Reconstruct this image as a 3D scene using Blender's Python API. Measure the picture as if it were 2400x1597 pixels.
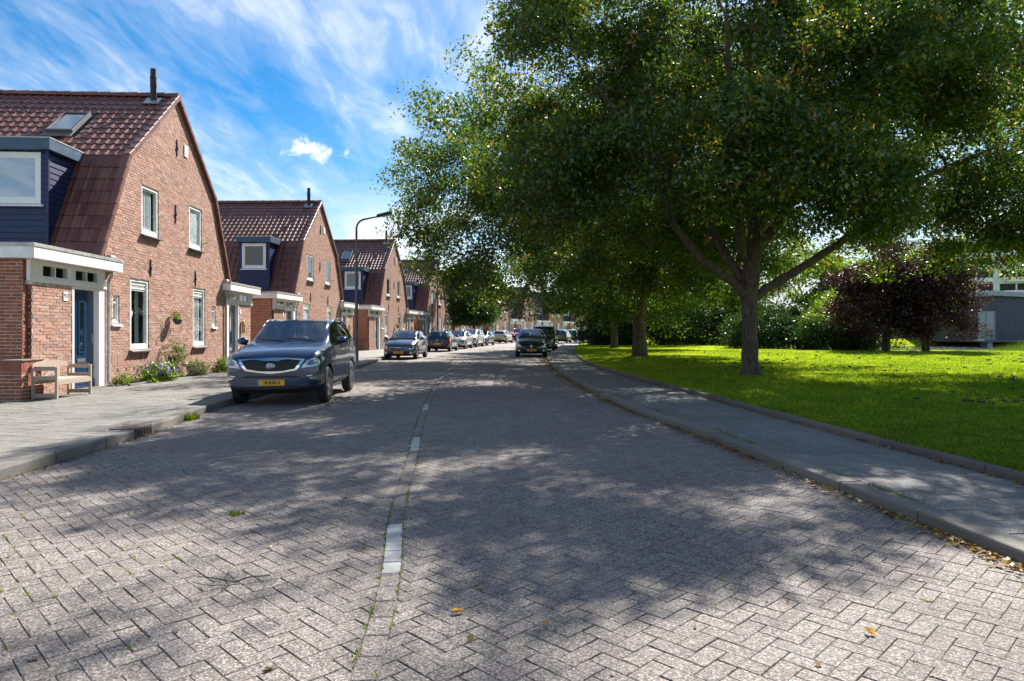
import bpy, bmesh, math, random
import numpy as np
from mathutils import Vector, Matrix
from mathutils.bvhtree import BVHTree
R = math.radians
rnd = random.Random(7)
for o in list(bpy.data.objects): bpy.data.objects.remove(o)
scn = bpy.context.scene
COL = scn.collection

# ------------------------------------------------------------------ camera
cam_d = bpy.data.cameras.new('camera'); cam = bpy.data.objects.new('camera', cam_d); COL.objects.link(cam)
cam.location = (0, 0, 1.46); cam.rotation_euler = (R(90), 0, 0)
cam_d.sensor_width = 36; cam_d.lens = 24; cam_d.shift_y = -0.0098
cam_d.clip_start = 0.05; cam_d.clip_end = 3000
scn.camera = cam
# ------------------------------------------------------------------ light
SUN_EL, SUN_AZ = R(41.5), R(23.5)          # azimuth measured from +Y towards +X
sd = bpy.data.lights.new('sun', 'SUN'); sd.energy = 5.0; sd.angle = R(0.53); sd.color = (1.0, 0.94, 0.86)
sun = bpy.data.objects.new('sun', sd); COL.objects.link(sun)
sv = Vector((math.sin(SUN_AZ)*math.cos(SUN_EL), math.cos(SUN_AZ)*math.cos(SUN_EL), math.sin(SUN_EL)))
sun.rotation_euler = sv.to_track_quat('Z', 'Y').to_euler()
world = bpy.data.worlds.new('World'); scn.world = world; world.use_nodes = True
scn.view_settings.view_transform = 'Standard'; scn.view_settings.look = 'None'
scn.view_settings.gamma = 1; scn.view_settings.use_curve_mapping = False
scn.view_settings.exposure = 1.5
scn.cycles.max_bounces = 6; scn.cycles.diffuse_bounces = 3; scn.cycles.glossy_bounces = 3
scn.cycles.transmission_bounces = 4; scn.cycles.transparent_max_bounces = 8
scn.cycles.caustics_reflective = False; scn.cycles.caustics_refractive = False
scn.cycles.use_denoising = True

class NT:
    """small node helper"""
    def __init__(s, nt): s.nt = nt; nt.nodes.clear()
    def n(s, t, **k):
        nd = s.nt.nodes.new(t)
        for a, v in k.items():
            if a.startswith('i_'): nd.inputs[a[2:].replace('_', ' ')].default_value = v
            else: setattr(nd, a, v)
        return nd
    def l(s, a, b): s.nt.links.new(a, b)
    def math(s, op, a, b=None, c=None, clamp=False):
        nd = s.n('ShaderNodeMath', operation=op, use_clamp=clamp)
        for i, v in enumerate((a, b, c)):
            if v is None: continue
            if isinstance(v, (int, float)): nd.inputs[i].default_value = v
            else: s.l(v, nd.inputs[i])
        return nd.outputs[0]
    def ramp(s, fac, stops, interp='LINEAR'):
        nd = s.n('ShaderNodeValToRGB'); cr = nd.color_ramp; cr.interpolation = interp
        while len(cr.elements) < len(stops): cr.elements.new(0.5)
        for e, (p, c) in zip(cr.elements, stops):
            e.position = p; e.color = (*c, 1) if len(c) == 3 else c
        s.l(fac, nd.inputs[0]); return nd.outputs[0]
    def mix(s, fac, a, b, blend='MIX'):
        nd = s.n('ShaderNodeMix', data_type='RGBA', blend_type=blend)
        for i, v in ((0, fac), (6, a), (7, b)):
            if isinstance(v, (int, float)): nd.inputs[i].default_value = v
            elif isinstance(v, tuple): nd.inputs[i].default_value = (*v, 1)
            else: s.l(v, nd.inputs[i])
        return nd.outputs[2]
    def noise(s, vec, scale, detail=3, rough=.55, dist=0, out=0):
        nd = s.n('ShaderNodeTexNoise'); nd.inputs['Scale'].default_value = scale
        nd.inputs['Detail'].default_value = detail; nd.inputs['Roughness'].default_value = rough
        nd.inputs['Distortion'].default_value = dist
        if vec is not None: s.l(vec, nd.inputs['Vector'])
        return nd.outputs[out]
    def mapping(s, vec, loc=(0,0,0), rot=(0,0,0), scale=(1,1,1)):
        nd = s.n('ShaderNodeMapping'); s.l(vec, nd.inputs[0])
        nd.inputs['Location'].default_value = loc; nd.inputs['Rotation'].default_value = rot
        nd.inputs['Scale'].default_value = scale; return nd.outputs[0]

# ---- sky: Nishita air with cirrus clouds painted procedurally on the direction
w = NT(world.node_tree)
sky = w.n('ShaderNodeTexSky', sky_type='NISHITA', sun_disc=False)
sky.sun_elevation = SUN_EL; sky.sun_rotation = SUN_AZ; sky.air_density = 1.0; sky.dust_density = 0.6; sky.ozone_density = 2.5
tc = w.n('ShaderNodeTexCoord'); sep = w.n('ShaderNodeSeparateXYZ'); w.l(tc.outputs['Generated'], sep.inputs[0])
zc = w.math('MAXIMUM', sep.outputs[2], 0.02); zz = w.math('ADD', zc, 0.10)
cx = w.math('DIVIDE', sep.outputs[0], zz); cy = w.math('DIVIDE', sep.outputs[1], zz)
cmb = w.n('ShaderNodeCombineXYZ'); w.l(cx, cmb.inputs[0]); w.l(cy, cmb.inputs[1])
pl = cmb.outputs[0]
m1 = w.mapping(pl, loc=(3.1, 0.35, 0), rot=(0, 0, R(27)), scale=(1.25, 0.42, 1))
warp = w.noise(m1, 1.6, 4, .6, 0, 1)
wv = w.n('ShaderNodeVectorMath', operation='MULTIPLY_ADD'); w.l(warp, wv.inputs[0]); wv.inputs[1].default_value = (.55, .55, .55); w.l(m1, wv.inputs[2])
n1 = w.noise(wv.outputs[0], 1.35, 11, .63)
m2 = w.mapping(pl, rot=(0, 0, R(32)), scale=(3.4, 1.0, 1))
n2 = w.noise(m2, 1.6, 8, .62, 1.2)
s1 = w.math('ADD', w.math('MULTIPLY', n1, .80), w.math('MULTIPLY', n2, .20))
cirrus = w.ramp(s1, [(.40, (0, 0, 0)), (.50, (.22, .22, .22)), (.58, (.60, .60, .60)), (.70, (1, 1, 1))])
# low cloud bank towards the horizon
m3 = w.mapping(pl, loc=(.4, .2, 0), scale=(.55, .35, 1)); n3 = w.noise(m3, 1.9, 8, .55, .4)
low = w.math('MULTIPLY', w.ramp(n3, [(.40, (0, 0, 0)), (.56, (1, 1, 1))]), w.ramp(sep.outputs[2], [(.0, (1, 1, 1)), (.13, (1, 1, 1)), (.22, (0, 0, 0))]))
# one small cumulus over the roofs
def puff(dx, dz, rx, rz):
    dn = Vector((dx, 1, dz)).normalized()
    a = w.n('ShaderNodeVectorMath', operation='SUBTRACT'); w.l(tc.outputs['Generated'], a.inputs[0]); a.inputs[1].default_value = dn
    b = w.n('ShaderNodeVectorMath', operation='DIVIDE'); w.l(a.outputs[0], b.inputs[0]); b.inputs[1].default_value = (rx, rx, rz)
    c = w.n('ShaderNodeVectorMath', operation='LENGTH'); w.l(b.outputs[0], c.inputs[0]); return c.outputs[1]
pn = w.noise(tc.outputs['Generated'], 34, 7, .68)
d1 = w.math('ADD', puff((728-1200)/1600, (775-352)/1600, .040, .017), w.math('MULTIPLY', w.math('SUBTRACT', pn, .5), 4.2))
cum = w.ramp(d1, [(.25, (1, 1, 1)), (1.1, (0, 0, 0))])
cl = w.math('MAXIMUM', w.math('MAXIMUM', cirrus, low), cum)
hs = w.n('ShaderNodeHueSaturation'); hs.inputs['Saturation'].default_value = 1.58; hs.inputs['Value'].default_value = 1.0; hs.inputs['Hue'].default_value = .498
w.l(sky.outputs[0], hs.inputs['Color'])
skc = w.mix(cl, hs.outputs[0], (8.0, 8.4, 8.8))
bg = w.n('ShaderNodeBackground'); bg.inputs[1].default_value = 0.052; w.l(skc, bg.inputs[0])
wo = w.n('ShaderNodeOutputWorld'); w.l(bg.outputs[0], wo.inputs[0])

# ------------------------------------------------------------------ mesh helpers
def tag(o, label=None, cat=None, group=None, kind=None):
    if label: o['label'] = label
    if cat: o['category'] = cat
    if group: o['group'] = group
    if kind: o['kind'] = kind
    return o
def empty(name, loc=(0, 0, 0), rz=0.0, label=None, cat=None, group=None):
    o = bpy.data.objects.new(name, None); COL.objects.link(o); o.location = loc; o.rotation_euler = (0, 0, rz)
    o.empty_display_size = .3
    return tag(o, label, cat, group)
def link(name, me, parent=None, mats=None, loc=None, rot=None, kind=None):
    o = bpy.data.objects.new(name, me); COL.objects.link(o)
    if parent is not None: o.parent = parent
    if loc is not None: o.location = loc
    if rot is not None: o.rotation_euler = rot
    if mats is not None and len(me.materials) == 0:
        for m in (mats if isinstance(mats, (list, tuple)) else [mats]): me.materials.append(m)
    if kind: o['kind'] = kind
    return o
class MB:
    def __init__(s): s.v = []; s.f = []; s.m = []
    def add(s, vs, fs, mi=0):
        b = len(s.v); s.v.extend([tuple(p) for p in vs])
        for f in fs: s.f.append(tuple(i+b for i in f)); s.m.append(mi)
        return s
    def box(s, x0, x1, y0, y1, z0, z1, mi=0, skip=''):
        vs = [(x0,y0,z0),(x1,y0,z0),(x1,y1,z0),(x0,y1,z0),(x0,y0,z1),(x1,y0,z1),(x1,y1,z1),(x0,y1,z1)]
        fs = [(0,3,2,1),(4,5,6,7),(0,1,5,4),(1,2,6,5),(2,3,7,6),(3,0,4,7)]
        return s.add(vs, fs, mi)
    def obox(s, c, size, rot=None, mi=0, bev=0):
        """box centred at c; chamfered when bev"""
        hx, hy, hz = [q/2 for q in size]; M = rot if rot is not None else Matrix.Identity(3)
        if bev <= 0:
            vs = [(sx*hx, sy*hy, sz*hz) for sz in (-1, 1) for sx, sy in ((-1,-1),(1,-1),(1,1),(-1,1))]
            fs = [(0,3,2,1),(4,5,6,7),(0,1,5,4),(1,2,6,5),(2,3,7,6),(3,0,4,7)]
        else:
            vs = []; b = bev
            for (z, k) in ((-hz, b), (-hz+b, 0), (hz-b, 0), (hz, b)):
                for sx, sy in ((-1,-1),(1,-1),(1,1),(-1,1)): vs.append((sx*(hx-k), sy*(hy-k), z))
            fs = [(3,2,1,0), (12,13,14,15)]
            for r in range(3):
                for i in range(4): j = (i+1) % 4; fs.append((r*4+i, r*4+j, r*4+4+j, r*4+4+i))
        c = Vector(c); return s.add([M @ Vector(p) + c for p in vs], fs, mi)
    def tube(s, pts, rad, n=8, mi=0, cap=True):
        pts = [Vector(p) for p in pts]; rs = rad if isinstance(rad, (list, tuple)) else [rad]*len(pts)
        vs = []; up = None
        for i, p in enumerate(pts):
            d = (pts[min(i+1, len(pts)-1)] - pts[max(i-1, 0)]).normalized()
            if up is None:
                up = Vector((0, 0, 1)) if abs(d.z) < .9 else Vector((1, 0, 0))
            a = d.cross(up).normalized(); b = a.cross(d).normalized(); up = b
            for k in range(n):
                t = 2*math.pi*k/n; vs.append(p + (a*math.cos(t) + b*math.sin(t))*rs[i])
        fs = []
        for i in range(len(pts)-1):
            for k in range(n):
                j = (k+1) % n; fs.append((i*n+k, i*n+j, (i+1)*n+j, (i+1)*n+k))
        if cap: fs.append(tuple(range(n))[::-1]); fs.append(tuple((len(pts)-1)*n + k for k in range(n)))
        return s.add(vs, fs, mi)
    def lathe(s, prof, n=24, axis='z', c=(0, 0, 0), mi=0, closed=False):
        vs = []; c = Vector(c)
        for (r, h) in prof:
            for k in range(n):
                t = 2*math.pi*k/n; a, b = r*math.cos(t), r*math.sin(t)
                p = (a, b, h) if axis == 'z' else ((h, a, b) if axis == 'x' else (a, h, b))
                vs.append(Vector(p)+c)
        fs = []; L = len(prof)
        for i in range(L if closed else L-1):
            for k in range(n):
                j = (k+1) % n; i2 = (i+1) % L; fs.append((i*n+k, i*n+j, i2*n+j, i2*n+k))
        return s.add(vs, fs, mi)
    def prism(s, poly, axis, a0, a1, mi=0):
        """poly of 2D points extruded along axis x|y|z"""
        def P(q, a): return {'x': (a, q[0], q[1]), 'y': (q[0], a, q[1]), 'z': (q[0], q[1], a)}[axis]
        n = len(poly); vs = [P(q, a0) for q in poly] + [P(q, a1) for q in poly]
        fs = [tuple(range(n))[::-1], tuple(range(n, 2*n))] + [(i, (i+1) % n, n+(i+1) % n, n+i) for i in range(n)]
        return s.add(vs, fs, mi)
    def mesh(s, name, mats=None, smooth=False, fixn=False):
        me = bpy.data.meshes.new(name); me.from_pydata(s.v, [], s.f)
        if mats:
            for m in (mats if isinstance(mats, (list, tuple)) else [mats]): me.materials.append(m)
        if any(s.m): me.polygons.foreach_set('material_index', s.m)
        if fixn:
            bm = bmesh.new(); bm.from_mesh(me); bmesh.ops.recalc_face_normals(bm, faces=bm.faces); bm.to_mesh(me); bm.free()
        if smooth: me.polygons.foreach_set('use_smooth', [True]*len(me.polygons))
        me.update(); return me
    def build(s, name, mats, parent=None, smooth=False, kind=None, loc=None, rot=None, fixn=False):
        return link(name, s.mesh(name, mats, smooth, fixn), parent, None, loc, rot, kind)
def sharp(o, ang=35):
    """smooth shading with sharp edges over an angle"""
    me = o.data if hasattr(o, 'data') else o
    bm = bmesh.new(); bm.from_mesh(me)
    for f in bm.faces: f.smooth = True
    for e in bm.edges: e.smooth = (len(e.link_faces) == 2 and e.calc_face_angle(9) < R(ang))
    bm.to_mesh(me); bm.free()
    return o
def np_mesh(name, V, F, mat, smooth=False):
    """V (n,3), F (m,k) with k constant"""
    me = bpy.data.meshes.new(name); V = np.asarray(V, np.float32); F = np.asarray(F, np.int32); k = F.shape[1]
    me.vertices.add(len(V)); me.vertices.foreach_set('co', V.ravel())
    me.loops.add(F.size); me.loops.foreach_set('vertex_index', F.ravel())
    me.polygons.add(len(F)); me.polygons.foreach_set('loop_start', np.arange(0, F.size, k, dtype=np.int32))
    me.polygons.foreach_set('loop_total', np.full(len(F), k, np.int32))
    if smooth: me.polygons.foreach_set('use_smooth', np.ones(len(F), bool))
    me.materials.append(mat); me.update(calc_edges=True); me.validate(); return me
def merge(meshdata, mats44):
    """copies of one (verts, faces) under a list of matrices -> MB"""
    mb = MB(); V = [Vector(v) for v in meshdata[0]]
    for M in mats44: mb.add([M @ v for v in V], meshdata[1])
    return mb
def place(name, mbsrc, M44s, mat, parent, limit, stuffname, smooth=False):
    """first `limit` copies as objects sharing one mesh, the rest joined"""
    me = mbsrc.mesh(name, mat, smooth)
    for M in M44s[:limit]:
        o = bpy.data.objects.new(name, me); COL.objects.link(o); o.parent = parent; o.matrix_local = M
    if len(M44s) > limit:
        merge((mbsrc.v, mbsrc.f), M44s[limit:]).build(stuffname, mat, parent, smooth=smooth, kind='stuff')
class Path:
    def __init__(s, pts, step=.1):
        P = [Vector((p[0], p[1], 0)) for p in pts]; P = [P[0]*2-P[1]] + P + [P[-1]*2-P[-2]]; out = []
        for i in range(1, len(P)-2):
            p0, p1, p2, p3 = P[i-1:i+3]; n = max(2, int((p2-p1).length/step))
            for k in range(n):
                # centripetal-like Hermite with length-scaled tangents
                t = k/n; d1, d0, d2 = (p2-p1).length, (p1-p0).length, (p3-p2).length
                m1 = ((p1-p0)/d0*d1 + (p2-p1)/d1*d0)/(d0+d1)*d1; m2 = ((p2-p1)/d1*d2 + (p3-p2)/d2*d1)/(d1+d2)*d1
                h = (2*t**3-3*t*t+1)*p1 + (t**3-2*t*t+t)*m1 + (-2*t**3+3*t*t)*p2 + (t**3-t*t)*m2
                out.append(h)
        out.append(P[-2]); s.p = np.array([(q.x, q.y) for q in out])
        d = np.linalg.norm(np.diff(s.p, axis=0), axis=1); s.s = np.concatenate([[0], np.cumsum(d)]); s.L = s.s[-1]
    def at(s, t):
        x = float(np.interp(t, s.s, s.p[:, 0])); y = float(np.interp(t, s.s, s.p[:, 1]))
        x2 = float(np.interp(t+.25, s.s, s.p[:, 0])); y2 = float(np.interp(t+.25, s.s, s.p[:, 1]))
        x1 = float(np.interp(t-.25, s.s, s.p[:, 0])); y1 = float(np.interp(t-.25, s.s, s.p[:, 1]))
        T = Vector((x2-x1, y2-y1)).normalized(); return Vector((x, y)), T, Vector((T.y, -T.x))   # pos, tangent, right-hand normal
    def x(s, y): return float(np.interp(y, s.p[:, 1], s.p[:, 0]))
    def sy(s, y): return float(np.interp(y, s.p[:, 1], s.s))
def smoothstep(a, b, x):
    t = min(1, max(0, (x-a)/(b-a))); return t*t*(3-2*t)

# ------------------------------------------------------------------ materials
def newmat(name):
    m = bpy.data.materials.new(name); m.use_nodes = True; t = NT(m.node_tree)
    out = t.n('ShaderNodeOutputMaterial'); b = t.n('ShaderNodeBsdfPrincipled'); t.l(b.outputs[0], out.inputs[0])
    t.b = b; t.out = out; t.geo = t.n('ShaderNodeNewGeometry'); t.pos = t.geo.outputs['Position']
    return m, t
def rand_island(t):
    oi = t.n('ShaderNodeObjectInfo'); r = t.math('ADD', t.geo.outputs['Random Per Island'], oi.outputs['Random'])
    return t.math('FRACT', r)
def bump(t, h, strength=.3, dist=.01):
    b = t.n('ShaderNodeBump'); b.inputs['Strength'].default_value = strength; b.inputs['Distance'].default_value = dist
    t.l(h, b.inputs['Height']); t.l(b.outputs[0], t.b.inputs['Normal'])
def plain(name, col, rough=.5, metal=0, var=.08, nscale=6, bmp=0, bscale=60, coat=0, spec=.5):
    m, t = newmat(name); n = t.noise(t.pos, nscale, 4, .6)
    c2 = tuple(max(0, c*(1-var*2)) for c in col); c3 = tuple(min(1, c*(1+var*2)) for c in col)
    t.l(t.ramp(n, [(.3, c2), (.7, c3)]), t.b.inputs['Base Color'])
    t.b.inputs['Roughness'].default_value = rough; t.b.inputs['Metallic'].default_value = metal
    t.b.inputs['Coat Weight'].default_value = coat; t.b.inputs['Coat Roughness'].default_value = .03
    t.b.inputs['Specular IOR Level'].default_value = spec
    if bmp: bump(t, t.noise(t.pos, bscale, 3), bmp, .004)
    return m
def brickmat(name, shades, scuff=.25):
    m, t = newmat(name); r = rand_island(t)
    base = t.ramp(r, shades)
    n = t.noise(t.pos, 45, 5, .7); n2 = t.noise(t.pos, 1.3, 3)
    c = t.mix(t.ramp(n, [(.35, (0, 0, 0)), (.75, (1, 1, 1))]), base, t.mix(.5, base, (.10, .06, .05)))
    c = t.mix(t.math('MULTIPLY', n2, scuff), c, (.42, .33, .27))
    t.l(c, t.b.inputs['Base Color']); t.b.inputs['Roughness'].default_value = .85; t.b.inputs['Specular IOR Level'].default_value = .25
    bump(t, t.noise(t.pos, 70, 4, .65), .5, .006); return m
M = {}
M['brick'] = brickmat('brick_red', [(0, (.29, .15, .12)), (.2, (.42, .21, .16)), (.45, (.50, .26, .19)), (.65, (.38, .22, .18)), (.85, (.56, .34, .26)), (1, (.26, .17, .15))])
M['brick_side'] = brickmat('brick_red_shaded', [(0, (.24, .075, .045)), (.3, (.33, .10, .055)), (.6, (.40, .135, .065)), (.85, (.28, .08, .05)), (.93, (.46, .21, .10)), (1, (.20, .085, .06))], .12)  # shade of the side walls put into a darker red
M['mortar'] = plain('mortar', (.60, .52, .43), .95, var=.18, nscale=9, bmp=.5, bscale=90, spec=.1)
def tilemat():
    m, t = newmat('roof_tile'); r = rand_island(t)
    base = t.ramp(r, [(0, (.125, .045, .034)), (.4, (.175, .062, .044)), (.8, (.21, .082, .058)), (1, (.14, .065, .052))])
    li = t.noise(t.pos, 9, 6, .7); c = t.mix(t.ramp(li, [(.60, (0, 0, 0)), (.72, (1, 1, 1))]), base, (.24, .18, .10))
    ml = t.noise(t.pos, 3.2, 5, .7); c = t.mix(t.ramp(ml, [(.66, (0, 0, 0)), (.74, (.8, .8, .8))]), c, (.32, .25, .06))
    dk = t.noise(t.pos, 22, 4, .6); c = t.mix(t.ramp(dk, [(.3, (.45, .45, .45)), (.5, (0, 0, 0))]), c, (.03, .02, .02))
    t.l(c, t.b.inputs['Base Color']); t.b.inputs['Roughness'].default_value = .42; t.b.inputs['Specular IOR Level'].default_value = .5
    bump(t, t.noise(t.pos, 60, 4, .6), .35, .006); return m
M['tile'] = tilemat()
M['white'] = plain('white_paint', (.84, .83, .81), .35, var=.03, nscale=3)
M['white_board'] = plain('white_board', (.80, .79, .77), .45, var=.06, nscale=4)
M['cream'] = plain('cream_paint', (.78, .75, .69), .45, var=.05)
M['zinc'] = plain('zinc_trim', (.42, .42, .40), .45, .4, var=.15, nscale=8)
M['navy'] = plain('navy_plank', (.012, .020, .075), .45, var=.15, nscale=5)
M['slate_blue'] = plain('slate_blue_fascia', (.045, .085, .14), .4, var=.1)
M['door_blue'] = plain('door_blue', (.006, .030, .085), .25, var=.08, nscale=2, coat=.3)
M['door_dark'] = plain('door_dark_blue', (.03, .045, .085), .3, var=.08, nscale=2, coat=.3)
M['sill'] = plain('sill_grey', (.09, .09, .10), .5, var=.1)
M['iron'] = plain('black_iron', (.015, .014, .014), .6)
M['black'] = plain('black_plastic', (.018, .018, .020), .55, var=.1)
M['lead'] = plain('lead_flashing', (.35, .37, .40), .35, .6, var=.25, nscale=12)
M['steel'] = plain('brushed_steel', (.55, .55, .53), .3, .9)
M['curtain'] = plain('net_curtain', (.75, .76, .78), .8, var=.12, nscale=14)
M['dim'] = plain('dim_room', (.035, .035, .03), .9, var=.5, nscale=2.5)
M['blind'] = plain('window_blind', (.55, .56, .56), .7, var=.06)
M['pinkblind'] = plain('pink_blind', (.50, .36, .36), .7, var=.08)
def glassmat(name, tint, rough=.02, mixw=.12):
    m, t = newmat(name); t.nt.nodes.remove(t.b)
    gl = t.n('ShaderNodeBsdfGlossy'); gl.inputs['Roughness'].default_value = rough; gl.inputs['Color'].default_value = (.9, .95, 1, 1)
    tr = t.n('ShaderNodeBsdfTransparent'); tr.inputs[0].default_value = (*tint, 1)
    fr = t.n('ShaderNodeLayerWeight'); fr.inputs[0].default_value = .5     # same from both sides: thin sheet
    f = t.math('ADD', t.math('MULTIPLY', t.math('POWER', fr.outputs['Facing'], 4.5), .95), mixw+.03, clamp=True)
    mx = t.n('ShaderNodeMixShader'); t.l(f, mx.inputs[0]); t.l(tr.outputs[0], mx.inputs[1]); t.l(gl.outputs[0], mx.inputs[2])
    t.l(mx.outputs[0], t.out.inputs[0]); return m
M['glass'] = glassmat('window_glass', (.85, .9, .9), .01, .05)
M['car_glass'] = glassmat('car_glass', (.50, .62, .66), .015, .12)
M['privacy_glass'] = glassmat('privacy_glass', (.08, .09, .10), .015, .10)
M['sky_glass'] = glassmat('skylight_glass', (.45, .55, .6), .01, .30)
def pavermat(name, lo, hi, speck, aggr=260, warm=.0, edge=None):
    m, t = newmat(name); r = rand_island(t)
    base = t.ramp(r, [(0, lo), (.5, tuple((a+b)/2 for a, b in zip(lo, hi))), (1, hi)])
    v = t.n('ShaderNodeTexVoronoi'); t.l(t.pos, v.inputs['Vector']); v.inputs['Scale'].default_value = aggr
    vs = t.n('ShaderNodeSeparateColor'); t.l(v.outputs['Color'], vs.inputs[0])
    grit = t.ramp(vs.outputs[0], [(0, (.30, .29, .28)), (.35, (.75, .74, .72)), (.75, (1.1, 1.1, 1.1)), (.93, (1.9, 1.85, 1.8))])
    c = t.mix(speck, base, grit, 'MULTIPLY')
    st = t.noise(t.pos, 1.1, 5, .65); c = t.mix(t.ramp(st, [(.35, (.28, .28, .28)), (.6, (0, 0, 0))]), c, tuple(a*.55 for a in lo))
    st2 = t.noise(t.pos, .35, 4, .6); c = t.mix(t.ramp(st2, [(.5, (0, 0, 0)), (.75, (.35, .35, .35))]), c, tuple(a*1.35 for a in hi))
    t.l(c, t.b.inputs['Base Color']); t.b.inputs['Roughness'].default_value = .8; t.b.inputs['Specular IOR Level'].default_value = .35
    h = t.math('ADD', t.math('MULTIPLY', vs.outputs[1], .6), t.noise(t.pos, 55, 5, .75))
    bump(t, h, 1.0, .012); return m
M['paver'] = pavermat('street_paver', (.215, .190, .175), (.268, .238, .218), 1.0, 120)
M['slab'] = pavermat('pavement_slab', (.20, .195, .178), (.25, .24, .222), .75, 150)
M['path_slab'] = pavermat('path_slab', (.175, .175, .172), (.225, .222, .215), .75, 150)
M['kerb'] = pavermat('kerb_concrete', (.20, .19, .165), (.27, .26, .235), .45, 300)
M['edging'] = pavermat('edging_stone', (.13, .115, .105), (.19, .17, .155), .5, 200)
M['white_paver'] = pavermat('white_paver', (.56, .56, .55), (.68, .68, .66), .2, 330)
def jointmat():
    m, t = newmat('joint_dirt'); n = t.noise(t.pos, 2.4, 5, .65); n2 = t.noise(t.pos, 60, 4, .7)
    c = t.mix(n2, (.07, .06, .05), (.34, .30, .26)); c = t.mix(t.ramp(n, [(.52, (0, 0, 0)), (.62, (1, 1, 1))]), c, (.09, .13, .02))
    t.l(c, t.b.inputs['Base Color']); t.b.inputs['Roughness'].default_value = 1; bump(t, n2, .8, .01); return m
M['joint'] = jointmat()
def farpaving(name, cell, rot, lo, hi):
    """paving too far off for its stones to be told apart"""
    m, t = newmat(name); v = t.mapping(t.pos, rot=(0, 0, rot))
    br = t.n('ShaderNodeTexBrick'); t.l(v, br.inputs['Vector']); br.inputs['Scale'].default_value = 1
    br.inputs['Brick Width'].default_value = cell[0]; br.inputs['Row Height'].default_value = cell[1]; br.inputs['Mortar Size'].default_value = .007
    br.inputs['Color1'].default_value = (*lo, 1); br.inputs['Color2'].default_value = (*hi, 1); br.inputs['Mortar'].default_value = (.05, .045, .035, 1)
    n = t.noise(t.pos, 40, 4, .7); c = t.mix(.5, br.outputs[0], t.ramp(n, [(.3, (.5, .5, .5)), (.7, (1.5, 1.5, 1.45))]), 'MULTIPLY')
    st = t.noise(t.pos, .6, 5, .65); c = t.mix(t.ramp(st, [(.35, (.4, .4, .4)), (.6, (0, 0, 0))]), c, tuple(a*.5 for a in lo))
    t.l(c, t.b.inputs['Base Color']); t.b.inputs['Roughness'].default_value = .85; bump(t, n, .5, .006); return m
M['far_road'] = farpaving('far_road_paving', (.21, .105), R(45), (.16, .14, .13), (.235, .21, .19))
M['far_walk'] = farpaving('far_pavement_slabs', (.3, .3), 0, (.17, .165, .15), (.24, .232, .215))
def grassmat(name, cols, transl=.35):
    m, t = newmat(name); r = rand_island(t); big = t.noise(t.pos, .22, 4, .6); mid = t.noise(t.pos, 2.2, 4, .6)
    f = t.math('ADD', t.math('MULTIPLY', r, .45), t.math('ADD', t.math('MULTIPLY', big, .25), t.math('MULTIPLY', mid, .40)))
    c = t.ramp(f, [(.3, cols[0]), (.52, cols[1]), (.75, cols[2])])
    d = t.n('ShaderNodeBsdfDiffuse'); tr = t.n('ShaderNodeBsdfTranslucent'); gl = t.n('ShaderNodeBsdfGlossy'); gl.inputs['Roughness'].default_value = .45
    t.l(c, d.inputs[0]); t.l(c, tr.inputs[0]); mx = t.n('ShaderNodeMixShader'); mx.inputs[0].default_value = transl
    t.l(d.outputs[0], mx.inputs[1]); t.l(tr.outputs[0], mx.inputs[2])
    m2 = t.n('ShaderNodeMixShader'); m2.inputs[0].default_value = .015; t.l(mx.outputs[0], m2.inputs[1]); t.l(gl.outputs[0], m2.inputs[2])
    t.nt.nodes.remove(t.b); t.l(m2.outputs[0], t.out.inputs[0]); return m
M['grass'] = grassmat('lawn_grass', [(.035, .10, .01), (.11, .22, .01), (.34, .42, .02)], .5)
def lawnmat():
    m, t = newmat('lawn_ground'); big = t.noise(t.pos, .22, 4, .6); mid = t.noise(t.pos, 2.2, 4, .6); fine = t.noise(t.pos, 60, 4, .75)
    f = t.math('ADD', t.math('MULTIPLY', fine, .35), t.math('ADD', t.math('MULTIPLY', big, .35), t.math('MULTIPLY', mid, .35)))
    c = t.ramp(f, [(.30, (.07, .14, .010)), (.46, (.19, .28, .012)), (.60, (.34, .41, .02)), (.75, (.38, .39, .07))])
    v = t.n('ShaderNodeTexNoise'); t.l(t.mapping(t.pos, scale=(.45, 1.6, 1)), v.inputs['Vector']); v.inputs['Scale'].default_value = 2.6; v.inputs['Detail'].default_value = 5
    c = t.mix(t.ramp(v.outputs[0], [(.66, (0, 0, 0)), (.70, (.75, .75, .75))]), c, (.035, .045, .012))
    t.l(c, t.b.inputs['Base Color']); t.b.inputs['Roughness'].default_value = 1; t.b.inputs['Specular IOR Level'].default_value = .0
    bump(t, fine, 1, .03); return m
M['lawn'] = lawnmat()
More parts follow.
